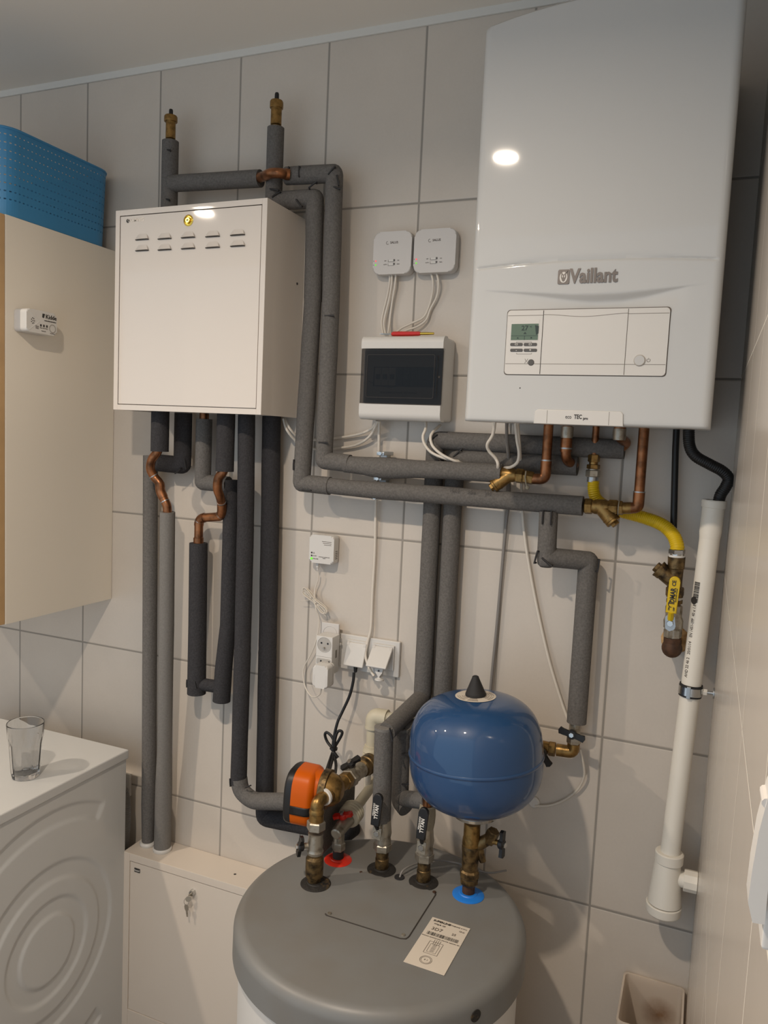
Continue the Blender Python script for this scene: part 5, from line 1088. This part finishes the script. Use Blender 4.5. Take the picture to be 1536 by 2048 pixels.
build('strainer_body', S().lathe(ax(1194), ax(1116) - ax(1194), [(0, .0165), (.018, .0165), (.020, .0135), (.034, .0135), (.058, .0150), (.06, .0165), (.083, .0172)], 22), 'brassd', t); build('hex_end', S().hexn(ax(1193), ax(1174), .0182), 'brassd', t)
b0 = ax(1165); e0 = P(1311, 1132, y); d = (e0 - b0); build('strainer_branch', S().cyl(b0, b0 + d * .78, .0165, n=24).cyl(b0 + d * .62, b0 + d * .8, .0178, n=24), 'brassd', t); build('strainer_cap', S().cyl(b0 + d * .78, b0 + d * .86, .0185, n=24).hexn(b0 + d * .85, b0 + d, .011), 'brassd', t)
t = thing('gas_valve', 'nickel gas valve with a yellow lever and rusty elbow at the wall', 'valve', ax(1300))
build('upper_nipple', S().cyl(ax(1212), ax(1190), .0125, n=20).lathe(ax(1206), Z_, [(0, .016), (.007, .016)], 20), 'brassd', t); build('seal_tape', S().cyl(ax(1200), ax(1194), .0142, n=20), 'pwhite', t)
build('valve_body', S().lathe(ax(1275), ax(1210) - ax(1275), [(0, .0165), (.018, .0165), (.02, .019), (.035, .0195), (.043, .0165), (.066, .0155)], 22), 'nickel', t); build('hex_end', S().hexn(ax(1276), ax(1258), .0185), 'nickel', t); build('hex_end', S().hexn(ax(1229), ax(1211), .0172), 'nickel', t)
bz = P(1340, 1246, y - .03); build('stem', S().cyl((bz.x, y, bz.z), bz, .006, n=14), 'nickel', t); build('lever_plate', S().prism([(-.010, .012), (-.0085, -.012), (0, -.017), (.009, -.012), (.011, -.006), (.008, .014), (-.006, .016)][::-1], bz - Y_ * -.001, X_, Z_, .003, 0), 'zinc', t); build('lever_nut', S().hexn(bz - Y_ * .002, bz - Y_ * .008, .007), 'chrome', t)
e0, e1 = P(1342, 1226, y - .042), P(1351, 1153, y - .042); d = (e1 - e0).normalized(); n = V((-d.z, 0, d.x)); L = (e1 - e0).length; w = .0105
hd = build('yellow_lever', S().prism([(-w, 0), (w, 0), (w, L - w)] + [(w * math.cos(k * PI / 10), L - w + w * math.sin(k * PI / 10)) for k in range(1, 10)] + [(-w, L - w)], e0 + Y_ * .003, -n, d, .006, 0, .002), 'yellow', t); build('lever_bend', S().tube([bz + d * .008 - Y_ * .002, e0 + d * .003], .006, 8), 'yellow', t)
c = e0 - Y_ * .0035; text('IDMAR', .0135, c + d * L * .47 + n * .0005, d, n, 'ink', hd, off=.0004, xs=.8); text('CE', .010, c + d * L * .82 + n * .0005, d, n, 'ink', hd, off=.0002); text('ARMATURA POLSKA', .0034, c + d * L * .5 - n * .0062, d, n, 'ink', hd, xs=.9)
build('turn_arrow', S().tube([c + d * (L * .25 + .0065 * math.sin(a)) - n * (-.0005 + .0065 * math.cos(a)) for a in [PI * (.55 + .9 * k / 10) + PI * .05 for k in range(11)]], .0008, 5), 'ink', hd); text('ON', .0045, c + d * L * .12 + n * .005, d, n, 'ink', hd, off=.0001); text('OFF', .0045, c + d * L * .12 - n * .0045, d, n, 'ink', hd, off=.0001)
ez = ax(1297); s = S(); s.sphere(ez, .0205, 12, sc=(1, 1, 1)); s.cyl(ez, ax(1276), .0172, n=22); s.cyl(ez, V((ez.x, 0, ez.z)), .0175, n=22)
build('rusty_elbow', s, 'rust', t)
build('wall_putty', S().lathe((ez.x + .004, -.0006, ez.z + .002), (0, -1, 0), [(0, .030), (.004, .027), (.008, .02), (.010, 0)], 13), 'putty', t)

# ------------------------------------------------------------------ black hoses and white waste pipe
yb2 = -.026; tag(build('drain_tube', S().tube([(P(1352, 870, yb2).x, yb2, 1.796), P(1351, 900, yb2), P(1347, 1056, yb2)], RAD(1350, 950, 14, yb2), 16), 'hose'), 'straight thin black tube hanging from the boiler behind the yellow hose', 'hose')
yw = -.072; h = spline([V((P(1376, 868, -.085).x, -.085, 1.797)), P(1379, 890, -.085), P(1391, 912, -.085), P(1420, 929, -.083), P(1444, 942, -.080), P(1457, 957, -.076), P(1451, 974, -.073), P(1441, 990, yw), P(1436, 1010, yw)], 18); h = resample(h, .0009)
rh_ = RAD(1410, 930, 25, -.085); tag(build('condensate_hose', S().tube(h, [rh_ * (.97 + .035 * math.cos(2 * PI * i * .0009 / .004)) for i in range(len(h))], 18), 'hose', sharp=80), 'black corrugated hose snaking from the boiler into the white waste pipe', 'hose')
a = [P(1429, 1000, yw), P(1424, 1062, yw), P(1383, 1380, yw), P(1340, 1706, yw)]
top = a[0]; bot = V((a[3].x, yw, a[3].z)); ln = lambda z: bot.lerp(top, (z - bot.z) / (top.z - bot.z)); zl = lambda v: P(1400, v, yw).z
dd = (top - bot).normalized(); rp = RAD(1385, 1380, 41, yw); rs = RAD(1425, 1030, 46, yw)
t = thing('waste_pipe', 'white plastic waste pipe running down the corner into a bottle trap', 'waste pipe', bot)
build('pipe', S().cyl(bot - dd * .02, ln(P(1422, 1066, yw).z), rp, n=32), 'pvc', t)
zs_ = P(1424, 1066, yw).z; o = ln(zs_); Ls = (top - o).length
build('socket_end', S().lathe(o - dd * .012, dd, [(0, rp), (.014, rs), (Ls - .004, rs), (Ls - .003, rs * 1.1), (Ls + .010, rs * 1.12), (Ls + .012, rs * 1.06), (Ls + .012, rs * .8), (Ls - .01, rs * .78)], 36), 'pvc', t)
s0 = bot - V((.001, 0, 0)); zz = lambda v: P(1338, v, yw).z
tr = build('bottle_trap', S().lathe((s0.x - .002, yw, zz(1806)), Z_, [(0, .034), (zz(1726) - zz(1806), .0262), (zz(1720) - zz(1806), .024)], 36), 'pvc', t)
build('trap_nut', S().lathe((s0.x, yw, zz(1724)), Z_, [(0, .0265), (.002, .0285), (.021, .0288), (.023, .0265), (.023, .021)], 36), 'pvc', tr)
build('trap_cup', S().lathe((s0.x - .003, yw, zz(1830)), Z_, [(-.003, .0), (-.003, .022), (0, .030), (.004, .0345), (.006, .0355), (.022, .0362), (.024, .034)], 36), 'pvc', tr)
oz = zz(1752); build('outlet', S().cyl((s0.x + .02, yw, oz), (s0.x + .035, yw, oz), .0165, n=24), 'pvc', tr); build('outlet_nut', S().cyl((s0.x + .032, yw, oz), (ROOM_X1 - .0005, yw, oz), .0225, n=10, ch=.001), 'pvc', tr)
mid_ = ln(P(1400, 1250, yw).z); R0 = rp + .0003
for body, v, sz, off in (('PP  40 x 1.8', 1225, .0095, 0), ('EN 1451-1', 1258, .009, 0), ('AHD 22 46 2   20/01/14', 1318, .0095, 0)):
    c = ln(P(1398, v, yw).z); f = V((-.62, -.78, 0)); text(body, sz, c + f * R0, dd, f.cross(dd) * -1 if False else V((-.78, .62, 0)), 'inkb', t, off=off, xs=.8)
f = V((-.62, -.78, 0)); sd = V((-.78, .62, 0)); s = S(); rg = random.Random(9); hh = 0
while hh < .042:
    w_ = rg.choice((.0008, .0014, .002)); c = ln(P(1402, 1203, yw).z) + dd * hh + f * (R0 + .0001); s.prism([(0, -.006), (w_, -.006), (w_, .006), (0, .006)], c, dd, sd, .0002); hh += w_ + rg.choice((.0008, .0014))
build('bar_code', s, 'ink', t)
c = ln(P(1390, 1199, yw).z); f = V((-.75, -.66, 0)); build('quality_mark', S().lathe(c + f * (rp - .0008), f, [(0, .0075), (.0018, .0075), (.0018, 0)], 18), 'ink', t)
cz = ln(P(1383, 1380, yw).z); t = thing('pipe_clamp', 'metal pipe clamp with black rubber lining around the white waste pipe', 'clamp', cz)
build('rubber_lining', S().lathe(cz - dd * .0125, dd, [(0, rp + .0003), (0, rp + .0028), (.025, rp + .0028), (.025, rp + .0003)], 36), 'rubber', t); build('steel_band', S().lathe(cz - dd * .0085, dd, [(0, rp + .0026), (0, rp + .0042), (.017, rp + .0042), (.017, rp + .0026)], 36), 'chrome', t)
f = V((-.15, -1, 0)).normalized(); build('clamp_screw', S().box(-.004, .004, -.005, .003, -.012, .012, .001, T=Matrix.Translation(cz + f * (rp + .003))), 'zinc', t)
build('clamp_nut', S().hexn((cz.x + rp + .003, yw, cz.z), (cz.x + rp + .012, yw, cz.z), .0068), 'pvc', t); build('threaded_rod', S().cyl((cz.x + rp, yw, cz.z), (ROOM_X1 + .002, yw, cz.z), .0035, n=12), 'zinc', t); build('wall_washer', S().cyl((ROOM_X1 - .003, yw, cz.z), (ROOM_X1 - .0005, yw, cz.z), .011, n=18), 'zinc', t)
# plastic container in the corner under the trap
x0, x1, y0, y1, zt = 1.850, 1.979, -.175, -.006, .570
bm = S(); w = .003; 
def ring(k, z, i): return [V((x, yy, z)) for x, yy in rrect((x1 - x0) * k - 2 * i, (y1 - y0) * k - 2 * i, .010, 4, (x0 + x1) / 2, (y0 + y1) / 2)]
rings = [ring(.9, 0, 0), ring(.985, zt - .016, 0), ring(1.0, zt - .015, 0), ring(1.0, zt, 0), ring(.985, zt, w), ring(.9, .004, w)]; n = len(rings[0]); vs = [p for r_ in rings for p in r_]
fs = [[j * n + i, j * n + (i + 1) % n, (j + 1) * n + (i + 1) % n, (j + 1) * n + i] for j in range(5) for i in range(n)] + [list(range(n))[::-1], list(range(5 * n, 6 * n))]
tag(build('plastic_container', bm.add(vs, fs), 'milky', loc=((x0 + x1) / 2, (y0 + y1) / 2, 0)), 'tall milky plastic container with a rusty stain in the corner under the trap', 'container')

# ------------------------------------------------------------------ cables
def cable(pts, r, m, label, name='cable', grp=None, seg=8):
    p = [q if isinstance(q, V) else P(*q) for q in pts]; s = S().tube(spline(p, seg), r, 8); return tag(build(name, s, m, sharp=80), label, 'cable', grp)
cw = .0034
cable([(759, 842, -.04), (758, 870, -.020), (757, 920, -.018), (752, 1000, -.014), (750, 1100, -.009), (745, 1190, -.008), (742, 1255, -.012), (735, 1285, -.016), (731, 1310, -.026), (738, 1335, -.034), (748, 1352, -.040)], .0036, 'cablew', 'white cable running straight down from the breaker box to the white plug')
for i, (pts, lab) in enumerate((([(570, 838, -.03), (580, 858, -.04), (600, 876, -.02), (640, 880, -.012), (675, 876, -.012), (715, 869, -.014), (742, 858, -.025), (754, 842, -.035)], 'upper of two white cables between the heating cabinet and the breaker box'),
                                ([(567, 838, -.035), (575, 862, -.045), (598, 886, -.022), (640, 900, -.012), (672, 897, -.012), (712, 890, -.014), (740, 872, -.025), (756, 842, -.038)], 'lower of two white cables between the heating cabinet and the breaker box'))): cable(pts, cw, 'cablew', lab, grp='white cables beside the breaker box')
cable([(852, 842, -.04), (851, 858, -.055), (846, 872, -.062), (849, 888, -.066), (863, 905, -.068), (890, 917, -.066), (915, 922, -.05), (950, 924, -.025)], cw, 'cablew', 'cream cable drooping from the right end of the breaker box over the foam pipes')
cable([(880, 850, -.012), (866, 864, -.050), (861, 876, -.062), (866, 893, -.068), (885, 910, -.07), (912, 923, -.066), (930, 928, -.05), (960, 930, -.025)], cw, 'cablew', 'white cable arching out from behind the grey foam elbow left of the boiler')
cable([V((P(990, 846, -.15).x, -.15, 1.80)), (986, 868, -.13), (975, 888, -.12), (978, 902, -.11), (992, 918, -.10), (996, 934, -.095), (990, 960, -.04)], .0036, 'greyp' if False else 'cablew', 'white cable kinked sharply under the left end of the boiler')
cable([V((P(1013, 846, -.10).x, -.10, 1.80)), (1014, 880, -.07), (1018, 930, -.04), (1018, 1000, -.022), (1013, 1040, -.015), (1003, 1150, -.009), (994, 1250, -.008), (984, 1350, -.008), (978, 1420, -.008)], .0038, 'cableg', 'grey cable hanging from the boiler down behind the blue vessel')
cable([V((P(1029, 846, -.12).x, -.12, 1.80)), (1034, 880, -.11), (1038, 905, -.11), (1035, 924, -.105), (1022, 934, -.10), (1008, 936, -.07), (995, 940, -.04)], cw, 'cablew', 'white cable curling under the boiler behind the upper brass strainer')
cable([V((P(1034, 846, -.10).x, -.10, 1.80)), (1039, 890, -.07), (1042, 940, -.035), (1044, 1000, -.022), (1048, 1060, -.012), (1058, 1130, -.009), (1075, 1220, -.008), (1098, 1320, -.009), (1122, 1400, -.012), (1136, 1440, -.02)], .0036, 'cablew', 'white cable swinging right from the boiler to the valve by the foam branch')
cable([(1160, 1498, -.04), (1167, 1530, -.028), (1168, 1552, -.020), (1160, 1572, -.014), (1148, 1586, -.010), (1125, 1602, -.007), (1098, 1611, -.006), (1070, 1612, -.006)], .0028, 'cablew', 'thin white cable looping on the tiles right of the blue vessel')
tag(build('wall_pipe_cover', S().lathe(P(1068, 1604, -.0006), (0, -1, 0), [(0, .014), (.003, .014), (.006, .010), (.006, 0)], 20), 'whitep'), 'small round white cover on the wall at the lower right of the vessel', 'cover')
for i, (pts, lab) in enumerate((
    ([(780, 546, -.014), (779, 566, -.016), (775, 590, -.012), (767, 622, -.012), (763, 645, -.016), (766, 668, -.03)], 'leftmost white wire from the left receiver down to the breaker box'),
    ([(784, 546, -.017), (783, 570, -.018), (778, 600, -.014), (770, 632, -.014), (768, 650, -.018), (771, 668, -.03)], 'middle white wire from the left receiver down to the breaker box'),
    ([(792, 546, -.014), (790, 570, -.016), (785, 600, -.012), (781, 628, -.012), (779, 648, -.016), (776, 668, -.03)], 'rightmost white wire from the left receiver down to the breaker box'),
    ([(862, 545, -.014), (866, 565, -.018), (864, 590, -.012), (857, 615, -.010), (846, 635, -.012), (820, 648, -.016), (802, 657, -.02), (790, 668, -.03)], 'left white wire from the right receiver curving to the breaker box'),
    ([(873, 545, -.014), (877, 565, -.018), (874, 592, -.012), (861, 618, -.010), (852, 640, -.012), (835, 653, -.016), (815, 660, -.02), (798, 668, -.03)], 'right white wire from the right receiver curving to the breaker box'))): cable(pts, .0027, 'cablew', lab, 'wire', 'white receiver wires')
# thin white lead of the power supply with its tied bundle
t = thing('power_lead', 'thin white lead with a tied bundle between gas detector and power supply', 'cable', P(640, 1230, -.02))
build('lead', S().tube(spline([P(637, 1146, -.017), P(636, 1160, -.016), P(630, 1178, -.014), P(629, 1196, -.02), P(632, 1218, -.024), P(637, 1232, -.02), P(637, 1255, -.02), P(631, 1285, -.022), P(622, 1308, -.018), P(609, 1332, -.016), P(606, 1350, -.018), P(611, 1375, -.025), P(621, 1391, -.04), P(630, 1394, -.065), P(640, 1388, -.085), P(643, 1376, -.09)], 8), .0017, 7), 'cablew', t)
rg = random.Random(5); c = P(631, 1201, -.018); dx_ = (P(652, 1228, -.018) - P(609, 1184, -.018)); L = dx_.length * .5; d = dx_.normalized(); nn = V((-d.z, 0, d.x))
for k in range(7):
    a_ = L * (.86 + .26 * rg.random()); o = (k - 3) * .0012; wd = .0055 + .006 * rg.random(); yo = -.006 + .003 * (k % 4)
    build('bundle_loop', S().tube([c + d * (a_ * math.cos(q * PI / 12)) + nn * (o + wd * math.sin(q * PI / 12) * (.12 + 1.3 * abs(math.cos(q * PI / 12)) ** 1.5)) + Y_ * yo for q in range(25)], .00105, 6), 'cablew', t)
build('wire_tie', S().lathe(c - d * .0015, d, [(0, .0052), (.003, .0052)], 14).tube(spline([c, P(618, 1200, -.026), P(602, 1202, -.022)], 6), .0008, 6), 'cablew', t)
t = thing('power_lead', 'black pump lead tied in a bow, hanging from the middle socket', 'cable', P(664, 1500, -.05))
build('lead', S().tube(spline([P(708, 1345, -.03), P(706, 1365, -.035), P(699, 1392, -.04), P(684, 1425, -.05), P(675, 1445, -.06), P(668, 1475, -.07), P(666, 1500, -.08), P(672, 1530, -.11), P(668, 1560, -.17)], 8), .0038, 10), 'hose', t)
for pts in ([(668, 1500, -.078), (655, 1484, -.07), (650, 1470, -.07), (654, 1465, -.07), (664, 1474, -.072), (670, 1492, -.076), (664, 1508, -.082), (657, 1528, -.12), (650, 1550, -.18)],
            [(664, 1502, -.08), (675, 1485, -.074), (684, 1468, -.072), (682, 1462, -.072), (675, 1464, -.074), (670, 1480, -.078), (668, 1505, -.084), (662, 1530, -.12), (655, 1556, -.18)]): build('lead_loop', S().tube(spline(pp(pts), 8), .0036, 10), 'hose', t)
a = P(667, 1499, -.081); build('cable_tie', S().lathe(a, (.1, .1, 1), [(0, .0098), (.006, .0098)], 14).cyl(a + V((.004, -.006, -.004)), a + V((.016, -.006, -.016)), .004, n=8), 'black', t)
# ------------------------------------------------------------------ light
def lamp(x, y, e, r=.035, col=(1, .85, .69)):
    l = bpy.data.lights.new('downlight', 'AREA'); l.shape = 'DISK'; l.size = r * 2; l.energy = e; l.color = col; l.spread = math.radians(160)
    o = bpy.data.objects.new('downlight', l); COL.objects.link(o); o.location = (x, y, CZ - .012)
    return o
for lx, e in ((1.228, 24), (-.21, 25), (-1.72, 20)): lamp(lx, -1.55, e)
w = bpy.data.worlds.new('world'); scene.world = w; w.use_nodes = True
w.node_tree.nodes['Background'].inputs[0].default_value = (.74, .87, 1.0, 1); w.node_tree.nodes['Background'].inputs[1].default_value = 1.0
vs_ = scene.view_settings; scene.display_settings.display_device = 'sRGB'
vs_.view_transform = 'Standard'; vs_.look = 'None'; vs_.exposure = -0.14; vs_.gamma = 1.0; vs_.use_curve_mapping = False
try: scene.cycles.max_bounces = 8; scene.cycles.use_denoising = True
except Exception: pass
